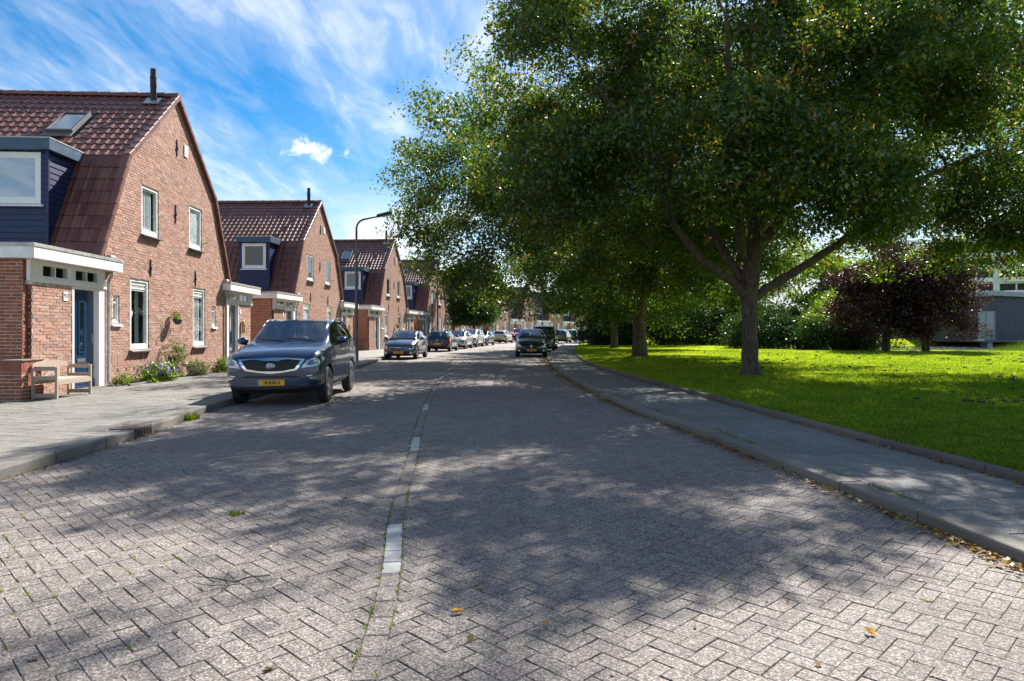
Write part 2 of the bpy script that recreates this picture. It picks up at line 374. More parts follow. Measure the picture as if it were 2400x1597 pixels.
def leafmat(name, cols, transl=.45, gloss=.07, clump=.8, warm=None):
    m, t = newmat(name); r = rand_island(t); cl = t.noise(t.pos, clump, 3, .6)
    f = t.math('ADD', t.math('MULTIPLY', r, .55), t.math('MULTIPLY', cl, .45))
    c = t.ramp(f, [(.18, cols[0]), (.45, cols[1]), (.68, cols[2]), (.86, cols[3] if len(cols) > 3 else cols[2])])
    if warm:
        w2 = t.math('FRACT', t.math('MULTIPLY', r, 17.3)); c = t.mix(t.ramp(w2, [(warm[1], (0, 0, 0)), (warm[1]+.01, (1, 1, 1))]), c, warm[0])
    d = t.n('ShaderNodeBsdfDiffuse'); tr = t.n('ShaderNodeBsdfTranslucent'); gl = t.n('ShaderNodeBsdfGlossy'); gl.inputs['Roughness'].default_value = .32
    t.l(c, d.inputs[0]); tc2 = t.mix(1.0, c, (1.9, 1.55, .5), 'MULTIPLY'); t.l(tc2, tr.inputs[0]); mx = t.n('ShaderNodeMixShader'); mx.inputs[0].default_value = transl
    t.l(d.outputs[0], mx.inputs[1]); t.l(tr.outputs[0], mx.inputs[2])
    m2 = t.n('ShaderNodeMixShader'); m2.inputs[0].default_value = gloss; t.l(mx.outputs[0], m2.inputs[1]); t.l(gl.outputs[0], m2.inputs[2])
    t.nt.nodes.remove(t.b); t.l(m2.outputs[0], t.out.inputs[0]); return m
M['leaf'] = leafmat('broad_leaf', [(.020, .062, .018), (.036, .095, .02), (.08, .15, .02), (.22, .28, .03)], .45, .045, .6, ((.20, .15, .045), .93))
M['leaf_mid'] = leafmat('mid_green_leaf', [(.024, .065, .018), (.04, .10, .02), (.08, .15, .022), (.18, .24, .03)], .42, .025, .5)  # mid green for trees, bushes, shrub and reeds alike
M['leaf_light'] = leafmat('light_leaf', [(.04, .10, .015), (.08, .17, .02), (.16, .27, .03), (.26, .34, .04)], .5, .05, .5)
M['leaf_dark'] = leafmat('evergreen_leaf', [(.010, .035, .016), (.018, .055, .02), (.035, .085, .025), (.08, .14, .035)], .25, .025, .9)
M['leaf_purple'] = leafmat('purple_leaf', [(.010, .006, .013), (.022, .009, .020), (.045, .014, .028), (.11, .03, .045)], .3, .05, .9)
M['leaf_topiary'] = leafmat('clipped_leaf', [(.02, .06, .016), (.035, .09, .02), (.07, .15, .025), (.16, .28, .03)], .42, .05, 1.2)
M['leaf_silver'] = leafmat('silver_leaf', [(.14, .19, .13), (.22, .28, .2), (.33, .38, .29)], .3, .03, 4)
M['flower_purple'] = plain('violet_petal', (.22, .10, .48), .7, var=.25, nscale=20)
M['flower_red'] = plain('red_petal', (.75, .05, .03), .6, var=.2, nscale=20)
M['dry_leaf'] = leafmat('fallen_leaf', [(.09, .05, .02), (.17, .10, .03), (.30, .19, .05), (.50, .36, .07)], .2, .03, 5)
M['soil'] = plain('soil_ground', (.14, .13, .10), .95, var=.3, nscale=.6)
M['moss'] = leafmat('joint_moss', [(.07, .12, .015), (.12, .19, .02), (.2, .27, .03)], .3, .02, 5)
def barkmat(name, a, b):
    m, t = newmat(name); v = t.mapping(t.pos, scale=(1, 1, .28)); n = t.noise(v, 16, 6, .7); n2 = t.noise(t.pos, 2.2, 4, .6)
    c = t.mix(t.ramp(n, [(.35, (0, 0, 0)), (.65, (1, 1, 1))]), a, b); c = t.mix(t.ramp(n2, [(.55, (0, 0, 0)), (.68, (.7, .7, .7))]), c, (.10, .12, .05))
    t.l(c, t.b.inputs['Base Color']); t.b.inputs['Roughness'].default_value = .95; bump(t, n, 1, .03); return m
M['bark'] = barkmat('tree_bark', (.035, .025, .02), (.13, .10, .08))
def woodmat():
    m, t = newmat('weathered_wood'); v = t.mapping(t.pos, scale=(9, 1.2, 9)); n = t.noise(v, 14, 6, .6)
    t.l(t.ramp(n, [(.3, (.26, .19, .14)), (.5, (.38, .30, .235)), (.7, (.52, .44, .37))]), t.b.inputs['Base Color']); t.b.inputs['Roughness'].default_value = .85; bump(t, n, .4, .004); return m
M['wood'] = woodmat()
def carpaint(name, col, metal=.35, rough=.3):
    m, t = newmat(name); n = t.noise(t.pos, 900, 2); b = t.b
    t.l(t.ramp(n, [(.35, tuple(c*.8 for c in col)), (.65, tuple(min(1, c*1.25) for c in col))]), b.inputs['Base Color'])
    b.inputs['Metallic'].default_value = metal; b.inputs['Roughness'].default_value = rough
    b.inputs['Coat Weight'].default_value = 1; b.inputs['Coat Roughness'].default_value = .025; return m
M['tyre'] = plain('tyre_rubber', (.018, .018, .018), .8, var=.2)
M['rim'] = plain('alloy_rim', (.55, .56, .58), .25, .85, var=.05)
M['chrome'] = plain('chrome', (.75, .77, .8), .08, 1, var=.02)
M['plate'] = plain('plate_yellow', (.80, .42, .01), .35, var=.02)
M['plate_blue'] = plain('plate_blue', (.02, .08, .5), .35)
M['ink'] = plain('black_ink', (.01, .01, .01), .5)
M['lamp_clear'] = glassmat('lamp_lens', (.8, .85, .9), .03, .15)
M['lamp_red'] = plain('lamp_red', (.45, .008, .01), .12, var=.1, coat=1)
M['lamp_orange'] = plain('lamp_orange', (.7, .16, .02), .2, coat=1)
M['reflector'] = plain('lamp_reflector', (.6, .62, .66), .18, .9, var=.3, nscale=40)
M['interior'] = plain('car_interior', (.035, .037, .04), .8)
M['lamp_post'] = plain('lamp_post_grey', (.11, .12, .14), .5, .3, var=.1)
M['water'] = None
# ------------------------------------------------------------------ street lines (world metres, street runs along +Y)
KL = Path([(-4.62,-9),(-4.75,-3),(-4.86,3),(-4.97,6.6),(-5.03,8),(-5.10,9.4),(-5.42,12),(-5.58,14.5),(-5.72,19),(-5.88,25),(-6.02,28.5),(-6.38,33.5),(-6.52,37),(-6.40,42),(-6.05,48),(-5.6,54),(-5.0,60),(-4.3,66),(-3.5,71.5),(-2.5,77),(-.9,84.5),(2.3,97),(6.9,112),(12.3,127),(18.6,141),(27,156),(38,172)])
KR = Path([(3.32,-9),(3.28,-3),(3.2,2),(3.17,4.2),(3.05,5.5),(2.94,6.4),(2.82,7.4),(2.53,10),(2.24,11.8),(2.03,14.2),(1.80,18.5),(1.65,24),(1.66,31),(1.98,38),(2.6,45),(3.5,54),(5.0,66),(7.0,79),(9.6,92),(13.8,107),(19.3,122),(26,136),(35,151),(46,166)])
GE = Path([(4.95,-9),(4.88,-3),(4.8,2),(4.6,6.1),(4.39,8.4),(4.22,10.4),(4.02,13.1),(3.76,16),(3.36,21),(3.12,26),(3.22,32),(3.65,40),(4.3,48),(5.3,57),(6.9,68),(9.0,80),(11.8,93),(15.6,106),(21,120),(28,134),(37,149),(48,164)])
CL = Path([(-.35,-9),(-.42,-2),(-.55,1.5),(-.73,4.1),(-.88,5.15),(-1.2,8.4),(-1.31,9.4),(-1.6,12.5),(-1.69,13.6),(-1.92,16.8),(-2.2,21.5),(-2.38,26.4),(-2.38,31),(-2.25,38),(-1.85,46),(-1.1,54),(.4,66),(2.3,78),(5.2,91),(9.3,106)])
NEAR = 25.0                      # paving stones are built one by one up to here
def strip(name, pa, pb, y0, y1, step, za, zb, mat, oa=0., ob=0., kind='structure', lab=None):
    n = int((y1-y0)/step)+1; V = []; F = []
    for i in range(n+1):
        y = y0+(y1-y0)*i/n; V.append((pa.x(y)+oa, y, za)); V.append((pb.x(y)+ob, y, zb))
    for i in range(n): a = 2*i; F.append((a, a+1, a+3, a+2))
    o = MB().add(V, F).build(name, mat); tag(o, lab, kind=kind); return o
g = MB(); g.add([(-700,-300,-.62),(900,-300,-.62),(900,900,-.62),(-700,900,-.62)], [(0,1,2,3)])
tag(g.build('ground', M['soil']), 'flat ground reaching to the horizon', kind='structure')
road = strip('road', KL, KR, -9, NEAR+.2, 1, -.0065, -.0065, M['joint'], lab='paved street bed with dark mossy joints')
far = strip('far_road', KL, KR, NEAR, 166, 2, 0, 0, M['far_road'], lab='far stretch of the paved street curving right')

def clip(poly, p, n):
    out = []; L = len(poly)
    for i in range(L):
        a, b = poly[i], poly[(i+1) % L]
        da = (a[0]-p[0])*n[0]+(a[1]-p[1])*n[1]; db = (b[0]-p[0])*n[0]+(b[1]-p[1])*n[1]
        if da >= 0: out.append(a)
        if (da >= 0) != (db >= 0):
            t = da/(da-db); out.append((a[0]+(b[0]-a[0])*t, a[1]+(b[1]-a[1])*t))
    return out
def area(poly):
    return abs(sum(poly[i][0]*poly[(i+1) % len(poly)][1]-poly[(i+1) % len(poly)][0]*poly[i][1] for i in range(len(poly))))/2
def stone(mb, poly, ztop, depth=.03, ch=.0035, tilt=(0, 0), zf=None):
    """one paving stone: flat top, chamfer, sides"""
    n = len(poly); cx = sum(p[0] for p in poly)/n; cy = sum(p[1] for p in poly)/n
    def z(p): return (zf(p[0], p[1]) if zf else 0)+ztop+(p[0]-cx)*tilt[0]+(p[1]-cy)*tilt[1]
    inner = []
    for p in poly:
        d = math.hypot(p[0]-cx, p[1]-cy) or 1; k = 1-ch*1.5/d; inner.append((cx+(p[0]-cx)*k, cy+(p[1]-cy)*k))
    V = [(p[0], p[1], z(p)) for p in inner]+[(p[0], p[1], z(p)-ch) for p in poly]+[(p[0], p[1], z(p)-depth) for p in poly]
    F = [tuple(range(n))]
    for i in range(n): j = (i+1) % n; F += [(i, n+i, n+j, j), (n+i, 2*n+i, 2*n+j, n+j)]
    mb.add(V, F)
def in_view(x, y, z=0.0, m=1.03):
    if y < .5: return False
    return abs(x/y*1600) < 1200*m and abs((1.46-z)/y*1600) < 822*m
def emit(stones, name, mat, parent, limit, stuff):
    """stones: (dist, poly, ztop, tilt, zf); the nearest in view become objects"""
    stones.sort(key=lambda q: q[0]); rest = MB(); k = 0
    for st in stones:
        d, poly, zt, tilt, zf = st
        if k < limit and d < 1e5:
            cx = sum(p[0] for p in poly)/len(poly); cy = sum(p[1] for p in poly)/len(poly); mb = MB()
            zo = zf(cx, cy) if zf else 0
            stone(mb, [(p[0]-cx, p[1]-cy) for p in poly], zt, tilt=tilt, zf=(lambda x, y: zf(x+cx, y+cy)-zo) if zf else None)
            o = mb.build(name, mat, parent); o.location = (cx, cy, zo); k += 1
        else: stone(rest, poly, zt, tilt=tilt, zf=zf)
    rest.build(stuff, mat, parent, kind='stuff')
# herringbone at 45 degrees, laid both sides of the centre strip
c45 = math.sqrt(.5); W = .1005; G = .0018
def toW(a, b): return ((a-b)*c45*W, (a+b)*c45*W)
stones = []; N = 360
HW = .057                        # half width of the centre strip
for a in range(-60, N):
    for b in range(-60, N):
        r = (a-b) % 4
        if r == 0: w_, h_ = 2, 1
        elif r == 3: w_, h_ = 1, 2
        else: continue
        x, y = toW(a+w_/2, b+h_/2); y += .4; x -= .3
        if y < 1.9 or y > NEAR: continue
        xl, xr = KL.x(y), KR.x(y)
        if x < xl-.1 or x > xr+.1: continue
        if y < 3.6 and abs(x) > .78*y+.25: continue
        g2 = G/W; jx, jy = rnd.gauss(0, .0012), rnd.gauss(0, .0012)
        poly = [toW(a+g2, b+g2), toW(a+w_-g2, b+g2), toW(a+w_-g2, b+h_-g2), toW(a+g2, b+h_-g2)]
        poly = [(p[0]-.3+jx, p[1]+.4+jy) for p in poly]
        xc = CL.x(y)
        if abs(x-xc) < .2:
            p, T, Nn = CL.at(CL.sy(y)); s = 1 if x > xc else -1
            poly = clip(poly, (p.x+s*Nn.x*(HW+.004), p.y+s*Nn.y*(HW+.004)), (s*Nn.x, s*Nn.y))
        if x < xl+.2:
            p, T, Nn = KL.at(KL.sy(y)); poly = clip(poly, (p.x+Nn.x*.006, p.y+Nn.y*.006), (Nn.x, Nn.y))
        if x > xr-.2:
            p, T, Nn = KR.at(KR.sy(y)); poly = clip(poly, (p.x-Nn.x*.006, p.y-Nn.y*.006), (-Nn.x, -Nn.y))
        if len(poly) < 3 or area(poly) < .0008: continue
        d = y if in_view(x, y) else 1e6
        stones.append((d, poly, rnd.gauss(0, .0009), (rnd.gauss(0, .007), rnd.gauss(0, .007)), None))
emit(stones, 'paver', M['paver'], road, 260, 'pavers')
# centre strip: single file of stones, every fourth metre five white ones
whites = []; greys = []; s0 = CL.sy(4.13); s = CL.sy(1.9); 
while True:
    p, T, Nn = CL.at(s)
    if p.y > 30.4: break
    k = round((s-s0)/.2105); L = .2105/2-.0035
    poly = [(p.x+Nn.x*q*(HW-.002)+T.x*e*L, p.y+Nn.y*q*(HW-.002)+T.y*e*L) for q, e in ((-1,-1),(1,-1),(1,1),(-1,1))]
    (whites if k % 20 < 5 and k >= 0 else greys).append((p.y, poly, rnd.gauss(.001, .001), (rnd.gauss(0, .008), rnd.gauss(0, .008)), None))
    s += .2105
whites.sort(); 
emit(greys, 'paver', M['paver'], road, 30, 'strip_pavers')
cm = empty('centre_marking', (0, 0, 0), 0, 'white paving stones set in groups of five along the street centre line', 'road marking')
for d, poly, zt, tilt, zf in whites:
    mb = MB(); stone(mb, poly, zt+.001+(.004 if d > NEAR else 0), tilt=tilt); mb.build('marking_paver', M['white_paver'], cm)
mb = MB()
for k in range(7):
    x0 = -2.66+k*.1; mb.box(x0, x0+.094, 30.6, 30.8, -.01, .005)
tag(mb.build('cross_marking', M['white_paver']), 'white stone bar laid across the street centre line', 'road marking')
# moss in the joints
def tufts(name, pts, mat, h=.012, r=.014, n=7, parent=None, lab=None):
    V = []; F = []
    for (x, y, z, sc) in pts:
        for i in range(n):
            a = rnd.random()*6.283; q = rnd.random()**.5*r*sc; px, py = x+math.cos(a)*q, y+math.sin(a)*q
            b = rnd.random()*6.283; l = h*sc*(.5+rnd.random()); dx, dy = math.cos(b)*l*.7, math.sin(b)*l*.7; w2 = l*.35
            k = len(V); V += [(px-dy*.35, py+dx*.35, z), (px+dy*.35, py-dx*.35, z), (px+dx, py+dy, z+l)]; F.append((k, k+1, k+2))
    me = np_mesh(name, V, F, mat); o = link(name, me, parent, kind='stuff')
    if lab: o['label'] = lab
    return o
pts = []
s = CL.sy(2.4)
while s < CL.sy(22):
    p, T, Nn = CL.at(s)
    for q in (-1, 1):
        if rnd.random() < (.55 if q < 0 else .38)*(.4+.6*math.sin(p.y*1.7+q)**2): pts.append((p.x+Nn.x*q*HW+rnd.gauss(0, .004), p.y+Nn.y*q*HW, -.004, .6+rnd.random()*.9))
    s += .022
for i in range(3200):
    a = rnd.randint(-40, 150); b = rnd.randint(-40, 150); x, y = toW(a+rnd.random()*.0, b+rnd.random()); x -= .3; y += .4
    if 2.5 < y < 12 and KL.x(y)+.1 < x < KR.x(y)-.1 and (x < CL.x(y) or rnd.random() < .25) and math.sin(x*1.3+2)*math.cos(y*.9)+rnd.random() > .35:
        for j in range(4): pts.append((x-j*.018*c45, y+j*.018*c45, -.004, .55+rnd.random()*.6))
tufts('joint_weeds', pts, M['moss'], .012, .012, 7, road, 'small green moss and weeds in the paving joints')

# ---- kerbs
def kerbs(name, path, side, y0, y1, wid, h, Ls, mat, label, group, rnd_top=.02, z0=-.02, per=1.0, cat='kerb stone'):
    root = empty(name, (0, 0, 0), 0, label, cat)
    s = path.sy(y0); e = path.sy(y1); mb = MB(); b = rnd_top; L = Ls-.014
    prof = [(0, z0), (0, h-b), (b*.35, h-b*.35), (b, h), (wid-b*.4, h), (wid, h-b*.4), (wid, z0)]
    mb.prism([(q, z) for q, z in prof], 'y', -L/2, L/2); me = mb.mesh('kerb_stone', mat); i = 0
    while s < e:
        p, T, Nn = path.at(s+Ls/2); ang = math.atan2(T.y, T.x)-math.pi/2
        o = bpy.data.objects.new('kerb_stone', me); COL.objects.link(o); o.parent = root
        o.matrix_local = Matrix.Translation((p.x, p.y, rnd.gauss(0, .003))) @ Matrix.Rotation(ang+(0 if side > 0 else 0)+rnd.gauss(0, .003), 4, 'Z') @ Matrix.Rotation(rnd.gauss(0, .006), 4, 'X') @ Matrix.Diagonal((side, 1, 1, 1))
        s += Ls; i += 1
    return root
kerbs('street_kerb', KL, -1, 1.5, 60, .13, .125, 1.0, M['kerb'], 'long kerb of grey concrete stones beside the house fronts', None)
kerbs('street_kerb', KR, 1, 1.2, 60, .20, .092, 1.0, M['kerb'], 'long kerb of grey concrete stones with leaves in its gutter on the park side', None)
kerbs('lawn_edging', GE, 1, 1.0, 62, .10, .165, .8, M['edging'], 'low mossy brown stone edging between footpath and lawn', None, .03, cat='edging')
tag(strip('far_kerb', KL, KL, 60, 160, 2, -.02, .12, M['kerb'], 0, -.01), 'far kerb on the house side', kind='structure')
tag(strip('far_kerb', KR, KR, 60, 160, 2, -.02, .12, M['kerb'], 0, .01), 'far kerb on the park side', kind='structure')
# ---- pavements
def zleft(x, y): return .122-.014*max(0, (KL.x(y)-.13)-x)
def zright(x, y): return .086
def pave_strip(name, pa, oa, pb, ob, y0, y1, zf, mat, lab, nx=6):
    n = int((y1-y0)/1.0)+1; V = []; F = []
    for i in range(n+1):
        y = y0+(y1-y0)*i/n
        for j in range(nx+1):
            xa, xb = pa.x(y)+oa, pb.x(y)+ob; x = xa+(xb-xa)*j/nx; V.append((x, y, zf(x, y)))
    for i in range(n):
        for j in range(nx): a = i*(nx+1)+j; F.append((a, a+1, a+nx+2, a+nx+1))
    o = MB().add(V, F).build(name, mat); return tag(o, lab, kind='structure')
lp = pave_strip('pavement', KL, -9.5, KL, -.125, -9, NEAR, lambda x, y: zleft(x, y)-.0045, M['joint'], 'pavement bed under the slabs along the houses')
pave_strip('far_pavement', KL, -9.5, KL, -.01, NEAR, 160, zleft, M['far_walk'], 'far pavement of grey slabs along the houses')
rp = pave_strip('footpath', KR, .195, GE, .01, -9, NEAR, lambda x, y: .078, M['joint'], 'footpath bed between kerb and lawn', 2)
pave_strip('far_footpath', KR, .01, GE, .01, NEAR, 160, lambda x, y: .086, M['far_walk'], 'far footpath beside the lawn', 2)
def slabs(path, side, o0, rows, y0, y1, zf, sz=.3, lim=None, half=True):
    out = []; s = path.sy(y0); e = path.sy(y1); k = 0
    while s < e:
        for r in range(rows):
            off = o0+r*sz; sh = (sz/2 if r % 2 else 0) if half else 0; poly = []
            for (q, t) in ((0,0),(1,0),(1,1),(0,1)):
                p, T, Nn = path.at(s+sh+t*sz+(.005 if t == 0 else -.005)); d = side*(off+(q*sz)+(.0055 if q == 0 else -.0055)); poly.append((p.x+Nn.x*d, p.y+Nn.y*d))
            cx = sum(a[0] for a in poly)/4; cy = sum(a[1] for a in poly)/4
            if lim: 
                lx = lim(cx, cy)
                if side*(cx-lx) > .15: continue
                if side*(cx-lx) > -.25: poly = clip(poly, (lx, cy), (-side, 0))
                if len(poly) < 3 or area(poly) < .004: continue
            out.append((cy if in_view(cx, cy, .1) else 1e6, poly, rnd.gauss(0, .0012), (rnd.gauss(0, .004), rnd.gauss(0, .004)), zf))
        s += sz; k += 1
    return out
emit(slabs(KL, -1, .135, 17, .5, NEAR, zleft), 'slab', M['slab'], lp, 240, 'slabs')
emit(slabs(KR, 1, .205, 7, 2.5, NEAR, zright, lim=lambda x, y: GE.x(y)-.004), 'slab', M['path_slab'], rp, 240, 'slabs')
# grass seams between the pavement slabs and kerb
pts = []
for i in range(5200):
    r = rnd.randint(0, 15); y = 6+rnd.random()**1.5*16; s = KL.sy(y); p, T, Nn = KL.at(s); d = .135+r*.3
    x = p.x-Nn.x*d; yy = p.y-Nn.y*d
    if math.sin(x*2.1+yy*.6)+rnd.random()*1.4 > .9: pts.append((x, yy, zleft(x, yy)-.003, .3+rnd.random()*.55))
for i in range(700):
    y = 3+rnd.random()**1.4*18; p, T, Nn = KR.at(KR.sy(y)); d = .203
    if math.sin(y*2.3) + rnd.random() > .55: pts.append((p.x+Nn.x*d+rnd.gauss(0, .004), p.y+Nn.y*d, .083, .5+rnd.random()*1.3))
tufts('seam_weeds', pts, M['moss'], .014, .016, 7, lp, 'thin green weeds in the pavement seams')
pts = [(KL.x(11.15)+.06+rnd.gauss(0, .03), 11.15+rnd.gauss(0, .09), 0, 2+rnd.random()*2.5) for _ in range(22)]
tag(tufts('kerb_weed', pts, M['moss'], .02, .016, 9, None), 'small green weed growing at the kerb in front of the parked car', 'weed')
# ---- storm drain in the left kerb
dr = empty('kerb_drain', (0, 0, 0), 0, 'rusty iron drain box set into the kerb with slotted front', 'drain')
p, T, Nn = KL.at(KL.sy(9.45)); ang = math.atan2(T.y, T.x)-math.pi/2; dr.location = (p.x, p.y, 0); dr.rotation_euler = (0, 0, ang)
M['rust'] = plain('rusty_iron', (.13, .10, .085), .7, .3, var=.3, nscale=14, bmp=.5)
MB().box(-.34, .012, -.24, .24, .12, .134).build('drain_lid', M['rust'], dr)
fb = MB(); fb.box(-.02, .014, -.24, .24, .10, .125); fb.box(-.02, .014, -.24, .24, 0, .02)
fb.build('drain_frame', M['rust'], dr)
MB().box(-.012, .008, -.235, .235, .02, .10).build('drain_mouth', M['ink'], dr)
for k in range(6):
    y = -.235+k*.09; MB().box(-.012, .014, y, y+.022, .02, .10).build('drain_bar', M['rust'], dr)

# ---- fallen leaves (gutters, lawn edge)
def flat_leaves(name, pts, size, mat, lab):
    n = len(pts); P = np.array(pts); rs = np.random.RandomState(5); a = rs.rand(n)*6.283; t1 = rs.normal(0, .35, n); t2 = rs.normal(0, .35, n)
    L = size*(.6+.8*rs.rand(n)); u = np.stack([np.cos(a), np.sin(a), t1], 1); v = np.stack([-np.sin(a), np.cos(a), t2], 1)
    V = np.stack([P-u*L[:, None]*.5, P+v*L[:, None]*.28+[0, 0, .006], P+u*L[:, None]*.5, P-v*L[:, None]*.28+[0, 0, .006]], 1).reshape(-1, 3)
    V[:, 2] = np.maximum(V[:, 2], np.repeat(P[:, 2], 4)-.002)
    F = np.arange(n*4).reshape(-1, 4); me = np_mesh(name, V, F, mat); return tag(link(name, me), lab, kind='stuff')
lv = []
for i in range(5200):
    y = 3.2+rnd.random()**1.25*34; c = .5+.5*math.sin(y*2.4)*math.sin(y*.9+1); 
    if rnd.random() > .25+c*.7: continue
    lv.append((KR.x(y)-.02-abs(rnd.gauss(0, .05+.004*y)), y, .008+rnd.random()*.012))
for i in range(420):
    y = 6+rnd.random()**1.3*22; lv.append((KL.x(y)+.02+abs(rnd.gauss(0, .035)), y, .008+rnd.random()*.008))
for i in range(900):
    y = 5+rnd.random()**1.2*30; lv.append((GE.x(y)-.01-abs(rnd.gauss(0, .05)), y, .094))
for i in range(260):
    y = 2.8+rnd.random()**1.5*28; x = KL.x(y)+rnd.random()*(KR.x(y)-KL.x(y)); lv.append((x, y, .006))
for i in range(380):
    y = 6+rnd.random()**1.3*22; x = GE.x(y)+.2+rnd.random()**2*9; lv.append((x, y, .18))
flat_leaves('fallen_leaves', lv, .042, M['dry_leaf'], 'yellow and brown fallen leaves along the kerbs, footpath and lawn edge')
def single_leaf(x, y, rz, size, lab, mat):
    mb = MB(); pr = [(0, -.5), (.16, -.3), (.24, 0), (.15, .3), (0, .5), (-.15, .3), (-.24, 0), (-.16, -.3)]
    V = [(a*size, b*size, .01+abs(a)*size*.8+.02*max(0, b)) for a, b in pr]+[(0, 0, .006)]; F = [(8, i, (i+1) % 8) for i in range(8)]
    o = mb.add(V, F).build('fallen_leaf', mat, loc=(x, y, 0), rot=(0, 0, rz)); tag(o, lab, 'leaf')
M['yellow_leaf'] = plain('yellow_leaf', (.72, .42, .03), .6, var=.2, nscale=60)
single_leaf(-.28, 3.52, 1.9, .07, 'yellow fallen leaf on the street just right of the centre strip', M['yellow_leaf'])
single_leaf(1.72, 3.28, .4, .07, 'pale yellow fallen leaf on the sunlit paving at the lower right', M['yellow_leaf'])
single_leaf(3.1, 4.62, 1.1, .08, 'pale tan leaf lying at the foot of the park side kerb', M['dry_leaf'])
tufts_p = [(-2.19+rnd.gauss(0, .03), 5.42+rnd.gauss(0, .02), 0, .8+rnd.random()*1.0) for _ in range(12)]
tag(tufts('fallen_sprig', tufts_p, M['moss'], .016, .018, 9), 'small green leafy sprig dropped on the shaded street', 'sprig')
# twig lying on the sunlit stones
tw = MB(); bx, by = -1.62, 3.93
for pl_ in ([(0,-.12),(.02,0),(-.06,.1),(-.1,.22)], [(.02,0),(.1,.03),(.2,.08)], [(.02,0),(-.1,.01),(-.22,.06)]):
    tw.tube([(bx+a, by+b, .012+.02*math.sin(i*1.3)) for i, (a, b) in enumerate(pl_)], [.0045-.0008*i for i in range(len(pl_))], 5)
tag(tw.build('fallen_twig', M['bark']), 'thin forked bare twig lying on the sunlit paving', 'twig')

# ------------------------------------------------------------------ lawn, water
def lawn_far(x): return 62-17.5*smoothstep(14, 24, x)-2.5*smoothstep(24, 40, x) if x > 14 else 62+60*smoothstep(14, 8, x)
def lz(x, y):
    e = x-GE.x(y) if y < 160 else 9
    z = .135+.035*smoothstep(0, 1.2, e)+.02*math.sin(x*.6+y*.23)*math.sin(y*.31)*smoothstep(1, 4, e)
    return z
V = []; F = []; ys = [(-9+i*.9) for i in range(180)]; nx = 60
for y in ys:
    x0 = GE.x(min(y, 160))+.06
    for j in range(nx+1):
        x = x0+(j/nx)**1.5*85; yy = y; z = lz(x, y); f = lawn_far(x)
        if y > f: z = z-.95*smoothstep(0, 2.5, y-f)
        V.append((x, yy, z))
for i in range(len(ys)-1):
    for j in range(nx): a = i*(nx+1)+j; F.append((a, a+1, a+nx+2, a+nx+1))
tag(MB().add(V, F).build('lawn', M['lawn'], smooth=True), 'broad sunlit green lawn of the park', kind='structure')
rs = np.random.RandomState(11)
def blades(n, y0, y1, hmin, hmax, wd, x1f, name, parent=None, pw=2.0):
    u = rs.rand(n); y = (y0**-1*(1-u)+y1**-1*u)**-1 if pw else y0+(y1-y0)*u
    xe = np.interp(y, GE.p[:, 1], GE.p[:, 0])+.09; xr = np.minimum(1.25*y+2.5, 34); ok = xr > xe; y = y[ok]; xe = xe[ok]; xr = xr[ok]; n = len(y)
    x = xe+(xr-xe)*rs.rand(n); e = np.clip((x-xe)/1.2, 0, 1); z = .135+.035*e*e*(3-2*e)+.02*np.sin(x*.6+y*.23)*np.sin(y*.31)*np.clip((x-xe-1)/3, 0, 1)-.004
    h = hmin+(hmax-hmin)*rs.rand(n); h *= .6+.8*(.5+.5*np.sin(x*1.9+np.sin(y*1.1)*2)*np.sin(y*1.7)); w2 = wd*(.7+.6*rs.rand(n))*(1+y*.05)
    a = rs.rand(n)*6.283; b = rs.rand(n)*6.283; l = h*.8*rs.rand(n)
    A = np.stack([x-np.cos(a)*w2, y-np.sin(a)*w2, z], 1); B = np.stack([x+np.cos(a)*w2, y+np.sin(a)*w2, z], 1); C = np.stack([x+np.cos(b)*l, y+np.sin(b)*l, z+h], 1)
    V = np.stack([A, B, C], 1).reshape(-1, 3); F = np.arange(n*3).reshape(-1, 3); me = np_mesh(name, V, F, M['grass']); o = link(name, me, None, kind='stuff'); o['label'] = 'short mown grass blades covering the lawn'; return o
blades(700000, 4.2, 46, .022, .058, .0055, None, 'grass')
cb = MB(); rc = random.Random(4)
for k in range(420):
    y = 12+rc.random()**1.3*30; x = GE.x(y)+3+rc.random()*(.75*y-GE.x(y)+2)
    if math.sin(x*.5)*math.cos(y*.35)+rc.random() < .4: continue
    s = .03+.05*rc.random(); cb.obox((x, y, lz(x, y)+.015), (s*1.8, s*1.5, s*.8), Matrix.Rotation(rc.random()*6, 3, 'Z') @ Matrix.Rotation(rc.random()-.5, 3, 'X'), bev=s*.2)
tag(cb.build('soil_clods', plain('dark_soil', (.035, .03, .018), 1)), 'small dark clods of soil scattered over the lawn', kind='stuff')
# water
wm, t = newmat('pond_water'); t.b.inputs['Base Color'].default_value = (.02, .03, .03, 1); t.b.inputs['Roughness'].default_value = .08
v = t.mapping(t.pos, scale=(1, 2.2, 1)); bump(t, t.noise(v, 3.2, 6, .7), 1, .22); M['water'] = wm
tag(MB().add([(13,43.5,-.2),(140,38,-.2),(140,76,-.2),(13,76,-.2)], [(0,1,2,3)]).build('water', M['water']), 'rippled pond water glinting beyond the lawn', kind='structure')
bk = MB(); 
for (x0, x1, y0) in ((13, 140, 74),): bk.add([(x0,y0,-.3),(x1,y0,-.3),(x1,y0+3,.5),(x0,y0+3,.5),(x1,y0+80,.6),(x0,y0+80,.6)], [(0,1,2,3),(3,2,4,5)])
tag(bk.build('far_bank', M['lawn']), 'grassy bank on the far side of the pond', kind='structure')
